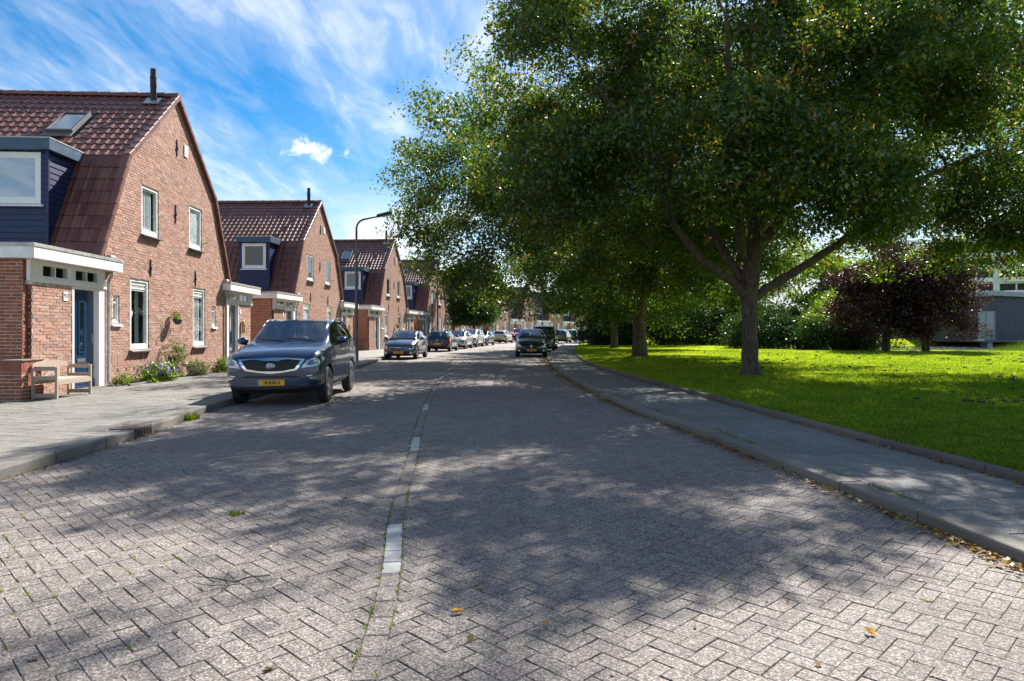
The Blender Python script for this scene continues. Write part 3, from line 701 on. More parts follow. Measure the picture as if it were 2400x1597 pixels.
# ------------------------------------------------------------------ houses
EZ, KZ, RZ = 3.30, 6.08, 8.66            # eave, knee, ridge heights of the roof
EV, KV = 4.40, 3.02                      # their distance from the ridge line
def gable_half(z):
    """half width of the brick gable at height z"""
    if z < 3.86: return 4.1
    if z < KZ-.06: return 4.1-(z-3.86)*(4.1-2.97)/(KZ-.06-3.86)
    return max(0, 2.97-(z-KZ+.06)*(2.97)/(RZ-.08-KZ+.06))
def box5(P, u0, u1, z0, z1, d0, d1):
    V = [P(u0,z0,d0),P(u1,z0,d0),P(u1,z1,d0),P(u0,z1,d0),P(u0,z0,d1),P(u1,z0,d1),P(u1,z1,d1),P(u0,z1,d1)]
    return V, [(4,5,6,7),(0,1,5,4),(1,2,6,5),(2,3,7,6),(3,0,4,7)]
def lay(P, z0, z1, span, opens, bricks, mort, soldier=(), course=.07, bl=.215, thick=.09):
    """running bond with real joints: bricks gets (verts, faces), mort the bed behind them"""
    j = .014; n = int(round((z1-z0)/course)); course = (z1-z0)/n
    for r in range(n):
        a = z0+r*course; b = a+course; zm = (a+b)/2
        if any(s0 < zm < s1 for s0, s1 in soldier): continue
        u0, u1 = span(zm)
        ua, ub = span(b)[0], span(b)[1]
        iv = [(u0, u1)]
        for (o0, o1, p0, p1) in opens:
            if p0-.001 < zm < p1+.001:
                nv = []
                for (s, e) in iv:
                    if o1 <= s or o0 >= e: nv.append((s, e)); continue
                    if s < o0: nv.append((s, o0))
                    if e > o1: nv.append((o1, e))
                iv = nv
        for (s, e) in iv:
            mort.add([P(s,a,-.006),P(e,a,-.006),P(e,b,-.006),P(s,b,-.006)], [(0,1,2,3)])
            off = (r % 2)*(bl+j)/2+(r*7 % 5)*.004; k0 = math.floor((s-u0-off)/(bl+j)); x = u0+off+k0*(bl+j)
            while x < e:
                x0 = max(s, x); x1 = min(e, x+bl)
                if x1-x0 > .03:
                    g_ = max(-.0025, rnd.gauss(.001, .0026)); t_ = rnd.gauss(0, .0018)
                    bricks.append(box5(P, x0, x1, a+j/2+t_*.5, b-j/2+t_*.5, -thick, g_))
                x += bl+j
    for (s0, s1) in soldier:                       # upright bricks
        u0, u1 = span((s0+s1)/2); iv = [(u0, u1)]
        for (o0, o1, p0, p1) in opens:
            if p0 < (s0+s1)/2 < p1:
                iv = [q for (s, e) in iv for q in ((s, min(e, o0)), (max(s, o1), e)) if q[1]-q[0] > .02]
        for (s, e) in iv:
            mort.add([P(s,s0,-.009),P(e,s0,-.009),P(e,s1,-.009),P(s,s1,-.009)], [(0,1,2,3)])
            m = max(1, round((e-s)/.064)); dw = (e-s)/m
            for k in range(m): bricks.append(box5(P, s+k*dw+.005, s+(k+1)*dw-.005, s0+.006, s1-.006, -thick, rnd.gauss(.001, .0025)))
    for (o0, o1, p0, p1) in opens:                 # reveals
        e = .003
        mort.add([P(o0-e,p0,-.009),P(o0-e,p1,-.009),P(o0-e,p1,-.16),P(o0-e,p0,-.16)], [(0,1,2,3)])
        mort.add([P(o1+e,p0,-.009),P(o1+e,p1,-.009),P(o1+e,p1,-.16),P(o1+e,p0,-.16)], [(0,1,2,3)])
        mort.add([P(o0,p1+e,-.009),P(o1,p1+e,-.009),P(o1,p1+e,-.16),P(o0,p1+e,-.16)], [(0,1,2,3)])
def arch(P, u0, u1, z, bricks, h=.135):
    """row of upright bricks over an opening"""
    m = max(3, round((u1-u0+.06)/.062)); dw = (u1-u0+.06)/m
    for k in range(m): a = u0-.03+k*dw; bricks.append(box5(P, a+.005, a+dw-.005, z, z+h, -.09, .006))
def emit_bricks(bricks, mat, parent, limit, Mw, stuff='bricks'):
    items = []
    for V, F in bricks:
        c = sum((Vector(v) for v in V), Vector())/8; d = 1e6
        if limit:
            wc = Mw @ c
            if in_view(wc.x, wc.y, wc.z, 1.0): d = (wc-Vector((0, 0, 1.46))).length
        items.append((d, c, V, F))
    if limit: items.sort(key=lambda q: q[0])
    mb = MB()
    for k, (d, c, V, F) in enumerate(items):
        if k < limit and d < 1e5:
            o = MB().add([Vector(v)-c for v in V], F).build('brick', mat, parent); o.location = c
        else: mb.add(V, F)
    mb.build(stuff, mat, parent, kind='stuff')
def add_window(parent, P, u0, u1, z0, z1, fill='blind', sill='grey', fw=.085, setb=-.022, tilt=False, panes=1, glass='glass', mat='white', mid=None):
    """framed window with pane, sill and whatever hangs behind the glass"""
    mb = MB()
    def bar(a, b, c, d, e0=-.11, e1=None):
        V, F = box5(P, a, b, c, d, e0, setb if e1 is None else e1); mb.add(V, F)
    bar(u0, u0+fw, z0, z1); bar(u1-fw, u1, z0, z1); bar(u0+fw, u1-fw, z1-fw, z1); bar(u0+fw, u1-fw, z0, z0+fw*1.25)
    iw = fw+.012                                     # inner sash, a step further back
    def sash(a, b, c, d): bar(a, b, c, d, -.11, setb-.022)
    sash(u0+fw, u0+iw+.03, z0+fw*1.25, z1-fw); sash(u1-iw-.03, u1-fw, z0+fw*1.25, z1-fw); sash(u0+iw+.03, u1-iw-.03, z1-fw-.042, z1-fw); sash(u0+iw+.03, u1-iw-.03, z0+fw*1.25, z0+fw*1.25+.042)
    for k in range(1, panes):
        c = u0+(u1-u0)*k/panes; sash(c-.012, c+.012, z0+fw, z1-fw)
    if mid: sash(u0+fw, u1-fw, mid-.018, mid+.018)
    w = mb.build('window', M[mat], parent)
    V = [P(u0+fw,z0+fw,setb-.035),P(u1-fw,z0+fw,setb-.035),P(u1-fw,z1-fw,setb-.035),P(u0+fw,z1-fw,setb-.035)]
    MB().add(V, [(0,1,2,3)]).build('pane', M[glass], w)
    rc = MB()
    a, b, c, d, e = u0+.01, u1-.01, z0+.01, z1-.01, -.32
    rc.add([P(a,c,e),P(b,c,e),P(b,d,e),P(a,d,e),P(a,c,-.1),P(b,c,-.1),P(b,d,-.1),P(a,d,-.1)], [(0,1,2,3),(0,1,5,4),(1,2,6,5),(2,3,7,6),(3,0,4,7)])
    rc.build('window_recess', M['dim'], w)
    if fill == 'blind': MB().add([P(u0+fw,z0+fw,-.085),P(u1-fw,z0+fw,-.085),P(u1-fw,z1-fw,-.085),P(u0+fw,z1-fw,-.085)], [(0,1,2,3)]).build('blind', M['blind'], w)
    elif fill == 'pink': MB().add([P(u0+fw,z0+fw,-.085),P(u1-fw,z0+fw,-.085),P(u1-fw,z1-fw,-.085),P(u0+fw,z1-fw,-.085)], [(0,1,2,3)]).build('blind', M['pinkblind'], w)
    elif fill == 'curtain':
        cb = MB(); n = 22; V = []; 
        for k in range(n+1):
            u = u0+fw+(u1-u0-2*fw)*k/n*.8; dd = -.105+.012*math.sin(k*1.7)
            V += [P(u, z0+fw, dd), P(u0+fw+(u-u0-fw)*.35 if False else u, z1-fw, dd)]
        cb.add(V, [(2*k, 2*k+2, 2*k+3, 2*k+1) for k in range(n)]).build('curtain', M['curtain'], w)
    elif fill == 'slats':
        cb = MB(); z = z0+.12
        while z < z1-.35: cb.add([P(u0+fw,z,-.15),P(u0+fw+(u1-u0)*.28,z,-.15),P(u0+fw+(u1-u0)*.28,z+.012,-.175),P(u0+fw,z+.012,-.175)], [(0,1,2,3)]); z += .042
        cb.build('blind_slats', M['white'], w, kind='stuff')
        MB().add([P(u0+fw+(u1-u0)*.62,z0+fw,-.25),P(u1-fw,z0+fw,-.25),P(u1-fw,z1-fw,-.25),P(u0+fw+(u1-u0)*.62,z1-fw,-.25)], [(0,1,2,3)]).build('curtain', M['blind'], w)
    if fill in ('slats', 'vent'):
        pass
    if sill:
        m_ = M['sill'] if sill == 'grey' else M['white']; d1 = .11 if sill == 'grey' else .06
        sb = MB(); sb.add([P(u0-.07,z0-.05,d1),P(u1+.07,z0-.05,d1),P(u1+.07,z0,-.04),P(u0-.07,z0,-.04),P(u0-.07,z0-.075,d1),P(u1+.07,z0-.075,d1),P(u1+.07,z0-.075,-.04),P(u0-.07,z0-.075,-.04)], [(0,1,2,3),(0,4,5,1),(1,5,6,2),(0,3,7,4),(4,7,6,5)])
        sb.build('sill', m_, w)
    return w
def vent_grille(w, P, u0, u1, z1):
    """white louvre strip at the head of a ground floor window"""
    mb = MB(); fw = .085
    for k in range(4):
        z = z1-fw-.05-k*.055; V, F = box5(P, u0+fw+.01, u1-fw-.01, z-.04, z, -.10, -.052-.012*(k % 2)); mb.add(V, F)
    mb.build('vent_grille', M['white'], w)
def text_mesh(s, size, mat, name, depth=.002, bold=0, font=None, align='CENTER', sx=1):
    cu = bpy.data.curves.new('t', 'FONT'); cu.body = s; cu.size = size; cu.extrude = depth; cu.align_x = align; cu.align_y = 'CENTER'; cu.offset = bold; cu.resolution_u = 3
    ob = bpy.data.objects.new('t', cu); COL.objects.link(ob); dg = bpy.context.evaluated_depsgraph_get()
    me = bpy.data.meshes.new_from_object(ob.evaluated_get(dg)); bpy.data.objects.remove(ob); me.name = name
    if sx != 1: me.transform(Matrix.Diagonal((sx, 1, 1, 1)))
    me.materials.clear(); me.materials.append(mat); return me
ROT_STREET = Matrix(((0,0,1,0),(1,0,0,0),(0,1,0,0),(0,0,0,1)))      # text plane facing +x, reading along +y
def tile_mb(wid, ln, roll=.036):
    mb = MB(); n = 8; V = []
    for k in range(n+1):
        t = k/n; h = roll*(math.cos(math.pi*min(1, abs(t-.22)/.24))*.5+.5)+.004*math.cos(t*6.283)
        V += [(-t*wid, 0, h+.030), (-t*wid, ln+.03, h+.002), (-t*wid, .004, h-.006)]
    F = []
    for k in range(n): a = 3*k; b = a+3; F += [(a, b, b+1, a+1), (a+2, b+2, b, a)]
    F += [(0, 1, 2), (3*n, 3*n+2, 3*n+1)]
    return mb.add(V, F)
def slope_frame(s, which):
    """local frame of a roof plane: x along the house, y up the slope, z outward normal"""
    if which == 'low': p, q = (EV, EZ), (KV, KZ)
    else: p, q = (KV, KZ), (0, RZ)
    d = Vector((0, s*(q[0]-p[0]), q[1]-p[1])); L = d.length; d.normalize(); X = Vector((1, 0, 0)); n = X.cross(d)*(1 if s < 0 else -1)
    if n.z < 0: n = -n
    Mx = Matrix((X, d, n)).transposed().to_4x4(); Mx.translation = Vector((0, s*p[0], p[1])); return Mx, L
def house(loc, rz, label, tiles_as, brick_limit, skylight=-2.25, doors=('door_blue', 'door_dark'), number=None, fills=('blind', 'curtain', 'blind', 'slats', 'pane'), full=True, number2=None):
    H = empty('brick_house', loc, rz, label, 'house', 'brick gable houses along the street'); Mw = Matrix.Translation(loc) @ Matrix.Rotation(rz, 4, 'Z')
    P = lambda u, z, d: (d, u, z)                   # gable plane
    gb = []; mo = MB()
    wins = [(-2.84,-1.79,.95,2.88), (1.23,2.24,.95,2.88), (-2.22,-1.20,4.15,5.52), (.94,1.94,4.15,5.52), (-3.73,-3.40,1.64,2.36), (2.86,3.19,1.60,2.32)]
    lay(P, .05, RZ-.12, lambda z: (-gable_half(z), gable_half(z)), wins, gb, mo, soldier=((.60,.84),))
    for (a, b, c, d) in wins: arch(P, a, b, d, gb, .135 if b-a > .5 else .11)
    wall = mo.build('gable_wall', M['mortar'], H); emit_bricks(gb, M['brick'], wall, min(brick_limit, 120), Mw)
    MB().prism([(-4.08,-.3),(4.08,-.3),(4.08,3.8),(2.94,6.0),(0,RZ-.12),(-2.94,6.0),(-4.08,3.8)], 'x', -9, -.36).build('inner_wall', M['brick_side'], H)
    # windows
    for k, (a, b, c, d) in enumerate(wins):
        small = b-a < .5
        f = ['slats' if fills[3] == 'slats' else 'blind', 'curtain', fills[1], fills[0], 'pane', 'pane'][k]
        w = add_window(H, P, a, b, c, d, fill=f, sill='white' if small else 'grey', fw=.05 if small else .085, mid=d-.18 if small else None)
        if k < 2: vent_grille(w, P, a, b, d)
        if k == 0 and number:
            hb = MB(); n = 24; pr = []
            for i in range(n):
                t_ = 2*math.pi*i/n; pr.append((.0075*16*math.sin(t_)**3*.55, .0075*(13*math.cos(t_)-5*math.cos(2*t_)-2*math.cos(3*t_)-math.cos(4*t_))))
            hb.prism([(a+.27+p_[0], 1.92+p_[1]) for p_ in pr], 'x', -.125, -.10).build('heart_ornament', M['white'], w)
    # iron wall anchors, vent, airbricks
    for (v, z, L) in ((0, 7.1, .52), (-.1, 5.04, .56), (-1.72, 3.23, .48), (1.4, 3.18, .52)):
        mb = MB(); mb.box(.004, .03, v-.018, v+.018, z-L/2, z+L/2); mb.box(.002, .05, v-.028, v+.028, z-.05, z+.03); mb.build('wall_anchor', M['iron'], H)
    vb = MB(); vb.box(0, .03, .52, .78, 6.98, 7.34, 0)
    for k in range(5): vb.box(.03, .036, .56, .74, 7.02+k*.06, 7.05+k*.06)
    vb.build('wall_vent', M['white'], H)
    for k in range(5): MB().box(-.002, .008, -3.5+k*.42, -3.46+k*.42, .40, .47).build('air_brick', M['iron'], H)
    fh = MB(); fh.tube([(0,1.98,4.38),(.16,2.12,4.44)], .012, 6); fh.build('flag_holder', M['iron'], H)
    # ---- porches at both ends, mirrored
    for s in (-1, 1):
        S = -s                                         # local u measured outward from gable end
        Q = lambda u, z, d, s=s: (d+.012, s*u, z)       # street face
        wt = M['brick']; bl = []; mo = MB()
        d0, d1 = (4.42, 5.45) if s < 0 else (4.42, 5.45)
        lay(Q, .03, 2.42, lambda z: (5.53, 6.93), [], bl, mo); arch(Q, 5.56, 6.90, 2.345, bl, .13)
        por = mo.build('porch_wall', M['mortar'], H); emit_bricks(bl, wt, por, min(brick_limit, 300) if s < 0 else 0, Mw)
        # side wall facing along the street
        Pv = lambda u, z, d, s=s: (-u-.05, s*(7.13+d), z)
        if s < 0 or full:
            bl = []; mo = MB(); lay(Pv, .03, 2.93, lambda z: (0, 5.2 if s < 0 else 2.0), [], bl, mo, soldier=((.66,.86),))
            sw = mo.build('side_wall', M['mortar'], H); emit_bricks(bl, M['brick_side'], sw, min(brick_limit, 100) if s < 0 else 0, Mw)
        cb = MB(); y0, y1 = sorted((s*4.1, s*7.08)); cb.box(-9, -.45, y0, y1, -.3, 2.93)
        y0, y1 = sorted((s*5.50, s*6.90)); cb.box(-.45, -.02, y0, y1, -.3, 2.42)
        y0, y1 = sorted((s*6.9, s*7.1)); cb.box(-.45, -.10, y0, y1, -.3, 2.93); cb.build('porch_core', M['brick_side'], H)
        def yb(mb, a, b, x0, x1, z0, z1, mi=0):
            y0, y1 = sorted((s*a, s*b)); mb.box(x0, x1, y0, y1, z0, z1, mi)
        # clerestory band with two windows of two panes
        fr = MB(); yb(fr, 4.13, 6.99, -.12, .018, 2.42, 2.50); yb(fr, 4.10, 7.04, -.04, .06, 2.485, 2.545)
        for (a, b) in ((4.13,4.36),(5.42,5.60),(6.62,6.99)): yb(fr, a, b, -.12, .02, 2.545, 2.93)
        yb(fr, 4.36, 6.62, -.12, .0205, 2.545, 2.60); yb(fr, 4.36, 6.62, -.12, .0205, 2.865, 2.93)
        cl_ = fr.build('clerestory_frame', M['cream'], H)
        yp = MB(); yp.lathe([(.045,2.5),(.045,2.93)], 12, c=(.01, s*7.03, 0)); yp.build('corner_post', M['cream'], cl_)
        for (a, b) in ((4.36,5.42),(5.60,6.62)):
            wf = MB(); yb(wf, a, a+.07, -.1, -.0, 2.60, 2.865); yb(wf, b-.07, b, -.1, -.0, 2.60, 2.865); yb(wf, (a+b)/2-.014, (a+b)/2+.014, -.1, -.0, 2.60, 2.865); yb(wf, a, b, -.1, -.002, 2.60, 2.625); yb(wf, a, b, -.1, -.002, 2.845, 2.865)
            w = wf.build('clerestory_window', M['white'], H)
            for (c, d) in ((a+.07, (a+b)/2-.014), ((a+b)/2+.014, b-.07)):
                pm = MB(); y0, y1 = s*c, s*d; pm.add([(-.015,y0,2.625),(-.015,y1,2.625),(-.015,y1,2.845),(-.015,y0,2.845)], [(0,1,2,3)]).build('pane', M['glass'], w)
            rb = MB(); yb(rb, a, b, -.46, -.30, 2.55, 2.93); rb.build('window_recess', M['dim'], w)
        # door with frame, glass strip, letter box, knob
        f = MB(); yb(f, 4.13, 4.42, -.14, .03, .03, 2.42); yb(f, 5.45, 5.52, -.14, .026, .03, 2.42)
        f.build('door_frame', M['white'], H)
        st = MB(); yb(st, 4.2, 5.52, -.2, .10, -.1, .10); st.build('doorstep', M['kerb'], H)
        dm = M[doors[0] if s < 0 else doors[1]]; db = MB()
        yb(db, 4.42, 5.45, -.16, -.105, .105, 2.42)
        door = db.build('door', dm, H)
        g0, g1 = (4.86, 5.04)
        mo_ = MB(); yb(mo_, g0-.045, g0, -.105, -.085, .92, 2.16); yb(mo_, g1, g1+.045, -.105, -.085, .92, 2.16); yb(mo_, g0, g1, -.105, -.085, 2.115, 2.16); yb(mo_, g0, g1, -.105, -.085, .92, .965); yb(mo_, 4.44, 5.43, -.105, -.07, .105, .30)
        mo_.build('door_moulding', dm, door)
        gp = MB(); gp.add([(-.098,s*g0,.965),(-.098,s*g1,.965),(-.098,s*g1,2.115),(-.098,s*g0,2.115)], [(0,1,2,3)]).build('door_glass', M['sky_glass'], door)
        gd = MB(); yb(gd, g0, g1, -.104, -.1015, .965, 2.115); gd.build('door_glass_backing', M['dim'], door)
        lb = MB(); yb(lb, 4.80, 5.10, -.105, -.085, .70, .80); yb(lb, 4.83, 5.07, -.085, -.078, .72, .76); lb.build('letter_box', M['steel'], door)
        kb = MB(); kb.lathe([(0,.06),(.028,.05),(.03,.02),(.014,0),(.014,-.02)][::-1], 12, 'x', (-.085, s*4.50, .62)); kb.build('door_knob', M['steel'], door, smooth=True)
        lk = MB(); yb(lk, 4.46, 4.50, -.105, -.09, 1.15, 1.37); lk.build('lock_plate', M['steel'], door)
        # flat roof with deep fascia
        fa = MB(); yb(fa, 3.84, 7.32, -9, .30, 2.935, 3.17); fa.build('fascia', M['white_board'], H)
        tr = MB(); yb(tr, 3.83, 7.34, -9, .315, 3.17, 3.235); yb(tr, 3.825, 7.345, -9, .30, 3.235, 3.245); tr.build('roof_trim', M['zinc'], H)
        sc = MB()
        for k in range(9):
            v = 3.98+k*.4; sc.box(.30, .3025, s*v-.006, s*v+.006, 3.0+.06*(k % 2), 3.012+.06*(k % 2))
        sc.build('fascia_screws', M['sill'], H, kind='stuff')
        ve = MB(); ve.lathe([(0,.11),(.12,.09),(.15,.03),(.15,-.02)][::-1], 14, c=(-.5, s*5.0, 3.25)); ve.build('roof_vent', M['lead'], H, smooth=True)
        fl = MB(); fl.obox((.05, s*3.98, 3.29), (.22, .22, .09), bev=.03); fl.build('lead_flashing', M['lead'], H)
        dp = MB(); dp.tube([(.14,s*4.06,2.93),(.14,s*4.06,2.84),(.07,s*4.05,2.70),(.06,s*4.05,2.6),(.06,s*4.05,.2),(.13,s*4.05,.1)], .035, 10); dp.build('downpipe', M['zinc'], H, smooth=True)
    if number:
        nb = MB(); nb.box(.016, .03, -5.86, -5.70, 2.13, 2.33); np_ = nb.build('house_number_sign', M['white'], H)
        o = link('number_digits', text_mesh(number, .15, M['ink'], 'digits', .001, .002), np_); o.matrix_local = Matrix.Translation((.032, -5.78, 2.23)) @ ROT_STREET
        pr = MB()                                       # low brick pier beside the bench
        bl = []; mo = MB(); hz = .86
        A = lambda u, z, d: (-.02+u-.02, -7.66-d, z); B = lambda u, z, d: (.27+d, -7.66+u, z)
        lay(A, .0, hz, lambda z: (-.15, .29), [], bl, mo, soldier=((.64,.86),)); lay(B, .0, hz, lambda z: (0, .70), [], bl, mo, soldier=((.64,.86),))
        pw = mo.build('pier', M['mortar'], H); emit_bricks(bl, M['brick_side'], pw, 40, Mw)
        MB().box(-.17, .24, -7.64, -6.98, -.1, .855).build('pier_core', M['mortar'], H)
        MB().box(-.18, .29, -7.675, -6.97, .857, .875).build('pier_cap', M['kerb'], H)
    elif number2:
        MB().box(.016, .03, -5.86, -5.74, 2.13, 2.33).build('house_number_sign', M['white'], H)
    if full:
        MB().box(.016, .03, 5.66, 5.78, 2.10, 2.30).build('house_number_sign', M['white'], H)
        lt = MB(); lt.lathe([(.0,1.86),(.06,1.84),(.06,1.42),(.04,1.36),(0,1.33)][::-1], 12, c=(.09, 5.83, 0)); lt.build('porch_lamp', plain('brass', (.5, .36, .14), .25, .9), H, smooth=True)
    # ---- roof
    rb = MB()
    for s in (-1, 1):
        pr = [(s*EV, EZ), (s*KV, KZ), (0, RZ), (0, RZ-.13), (s*(KV-.10), KZ-.08), (s*(EV-.12), EZ)]
        rb.prism(pr, 'x', -9, .0)
    roof = rb.build('roof', M['interior'], H)
    tiles = []; cw = .25
    for which, rows in (('low', 8), ('up', 12)):
        Mx, L = slope_frame(-1, which); ln = L/rows
        for r in range(rows):
            for c in range(36):
                x = -.02-c*cw; xm = x-cw/2; y = r*ln
                if which == 'low' and -2.66 < xm < -1.30: continue
                if skylight and which == 'up' and skylight-.36 < xm < skylight+.36 and 1.15 < y+ln/2 < 2.5: continue
                T = Mx @ Matrix.Translation((x+rnd.gauss(0, .002), y+rnd.gauss(0, .003), .0)) @ Matrix.Rotation(rnd.gauss(0, .006), 4, 'Z') @ Matrix.Diagonal((1, ln/.34, 1, 1))
                wc = Mw @ T.translation; tiles.append((0 if in_view(wc.x, wc.y, wc.z, 1.0) and (wc.x/wc.y*1600+1200 > 0) else 1, (wc-Vector((0,0,1.5))).length, T))
    tiles.sort(key=lambda q: (q[0], q[1]))
    place('tile', tile_mb(cw, .34), [q[2] for q in tiles], M['tile'], roof, 290 if tiles_as == 'objects' else 0, 'tiles')
    vt = MB(); vt.obox((0, .18, -.035), (.20, .385, .15), bev=.018); ms = []
    for s in (-1, 1):
        for which, rows in (('low', 8), ('up', 11)):
            Mx, L = slope_frame(s, which); ln = L/rows
            for r in range(rows): ms.append(Mx @ Matrix.Translation((.005, r*ln, .045)) @ Matrix.Rotation(-.055, 4, 'X') @ Matrix.Diagonal((1, ln/.36, 1, 1)))
    place('verge_tile', vt, ms, M['tile'], roof, 60 if tiles_as == 'objects' else 0, 'verge_tiles')
    rt = MB(); n = 7; V = []
    for (x, r) in ((0, .135), (-.43, .118)):
        for k in range(n+1):
            a = math.pi*(k/n*1.1-.05); V.append((x, math.cos(a)*r, math.sin(a)*r-.02))
    rt.add(V, [(k, k+1, n+2+k, n+1+k) for k in range(n)]+[tuple(range(n+1))])
    ms = [Matrix.Translation((.09-k*.4, 0, RZ+.03+rnd.gauss(0, .004))) for k in range(23)]
    place('ridge_tile', rt, ms, M['tile'], roof, 30 if tiles_as == 'objects' else 0, 'ridge_tiles')
    fp = MB(); fz = RZ-.18
    fp.lathe([(.085,fz-.2),(.085,fz+.35),(.092,fz+.36),(.092,fz+.62),(.10,fz+.63),(.10,fz+.68),(.085,fz+.69),(.085,fz+.92),(.0,fz+.94)], 18, c=(-.55, -.33, 0)); sharp(fp.build('flue_pipe', M['black'], roof))
    fl = MB(); Mx, L = slope_frame(-1, 'up'); fl.obox(Mx @ Vector((-.55, L-.45, .07)), (.46, .40, .03), Mx.to_3x3(), bev=.012); fl.build('flue_flashing', M['lead'], roof)
    if skylight:
        c = Mx @ Vector((skylight, 1.82, .10)); R3 = Mx.to_3x3(); fr = MB()
        for (dx, dy, w_, h_) in ((-.34,0,.06,1.2),(.34,0,.06,1.2),(0,.57,.62,.06),(0,-.57,.62,.06)): fr.obox(c+R3 @ Vector((dx, dy, 0)), (w_, h_, .12), R3, bev=.006)
        sk = fr.build('skylight', M['sill'], roof)
        pm = MB(); pm.obox(c+R3 @ Vector((0, 0, .02)), (.62, 1.08, .012), R3); pm.build('pane', M['sky_glass'], sk)
        pb_ = MB(); pb_.obox(c+R3 @ Vector((0, 0, -.06)), (.62, 1.08, .01), R3); pb_.build('skylight_blind', M['curtain'], sk)
        ap = MB(); ap.obox(c+R3 @ Vector((0, -.72, -.02)), (.8, .26, .03), R3, bev=.008); ap.build('skylight_apron', M['sill'], sk)
    # ---- dormer on the near slope
    D = empty('dormer', (0, 0, 0)); D.parent = H
    x0, x1, yf, zb, zt = -2.74, -1.22, -4.34, 3.25, 5.86
    core = MB(); core.box(x0+.03, x1-.03, yf+.45, -2.8, zb, zt); core.box(x0+.03, x1-.03, yf+.03, yf+.45, zb, 4.54); core.box(x1-.12, x1-.03, yf+.03, yf+.45, 4.54, zt); core.box(x0+.03, x0+.10, yf+.03, yf+.45, 4.54, zt); core.build('dormer_core', M['navy'], D)
    pk = MB()
    def plank(fa, a, b, z, h=.142):
        if fa == 'f': V = [(a,yf+.03,z+.004),(b,yf+.03,z+.004),(b,yf+.012,z+h),(a,yf+.012,z+h),(a,yf-.004,z+.004),(b,yf-.004,z+.004)]; F = [(4,5,2,3),(0,1,5,4),(0,4,3),(1,2,5)]
        else: V = [(x1-.03,a,z+.004),(x1-.03,b,z+.004),(x1-.012,b,z+h),(x1-.012,a,z+h),(x1+.004,a,z+.004),(x1+.004,b,z+.004)]; F = [(4,5,2,3),(0,1,5,4),(0,4,3),(1,2,5)]
        MB().add(V, F).build('plank', M['navy'], D)
    wz0, wz1, wx0, wx1 = 4.56, 5.82, -2.60, -1.40
    k = 0; z = zb
    while z < zt-.01:
        h = min(.15, zt-z)
        if z+h/2 < wz0: plank('f', x0, x1-.05, z, h)
        else: plank('f', x0, wx0-.005, z, h); plank('f', wx1+.005, x1-.05, z, h)
        plank('s', yf+.05, -2.95 if z > 5.3 else -4.34+(z-3.1)*.55, z, h); z += .15
    cp = MB(); cp.box(x1-.05, x1+.012, yf-.012, yf+.05, zb, zt); cp.build('corner_board', M['navy'], D)
    Pd = lambda u, z, d: (u, yf+.03-d-.05, z)
    add_window(D, Pd, wx0, wx1, wz0, wz1, fill=fills[2], sill='white', glass='sky_glass', fw=.10)
    ff = MB(); ff.box(x0-.12, x1+.12, yf-.16, -2.72, zt, zt+.27); ff.build('dormer_fascia', M['slate_blue'], D)
    ft = MB(); ft.box(x0-.13, x1+.13, yf-.17, -2.70, zt+.27, zt+.295); ft.build('dormer_roof', M['zinc'], D)
    return H
def copy_tree(o, parent=None):
    c = o.copy(); COL.objects.link(c)
    if parent is not None: c.parent = parent
    for ch in o.children: copy_tree(ch, c)
    return c
T0 = -R(-3.15)
h1 = house((-10.365, 21.1, 0), R(3.15), 'nearest brick house with number 93, a bench and a flower bed at its wall', 'objects', 300, number='93', fills=('blind','curtain','pane','slats'))
h2 = house((-10.78, 38.4, 0), R(-1.6), 'second brick house, its dark blue dormer showing above the large dark parked car', 'objects', 0, skylight=None, doors=('door_blue','door_dark'), fills=('pane','pane','pane','blind'), full=True, number2='y')
h3 = house((-9.42, 54.6, 0), R(-4.75), 'third brick house, directly behind the nearest street lamp pole', 'joined', 0, skylight=-3.3, doors=('door_dark','door_dark'), fills=('curtain','pane','curtain','blind'))
spots = [(-7.73,70.2,-7.6,'fourth brick house, with a thin lamp pole in front of its gable'), (-5.2,85,-11,'fifth brick house, mostly hidden behind the square clipped tree'),
 (-1.4,99.8,-15,'sixth brick house, just past the square clipped tree'), (2.9,114.3,-18.5,'seventh brick house, above the red parked car'),
 (8.3,128.8,-22,'eighth brick house, seen over the dark parked van'), (14.8,143,-26,'ninth brick house, near the far bend under the hanging branches'), (22.6,156.3,-31,'farthest brick house, half hidden by the dark bush at the bend')]
for x, y, a, lab in spots:
    c = copy_tree(h3); c.location = (x, y, 0); c.rotation_euler = (0, 0, R(a)); c['label'] = lab

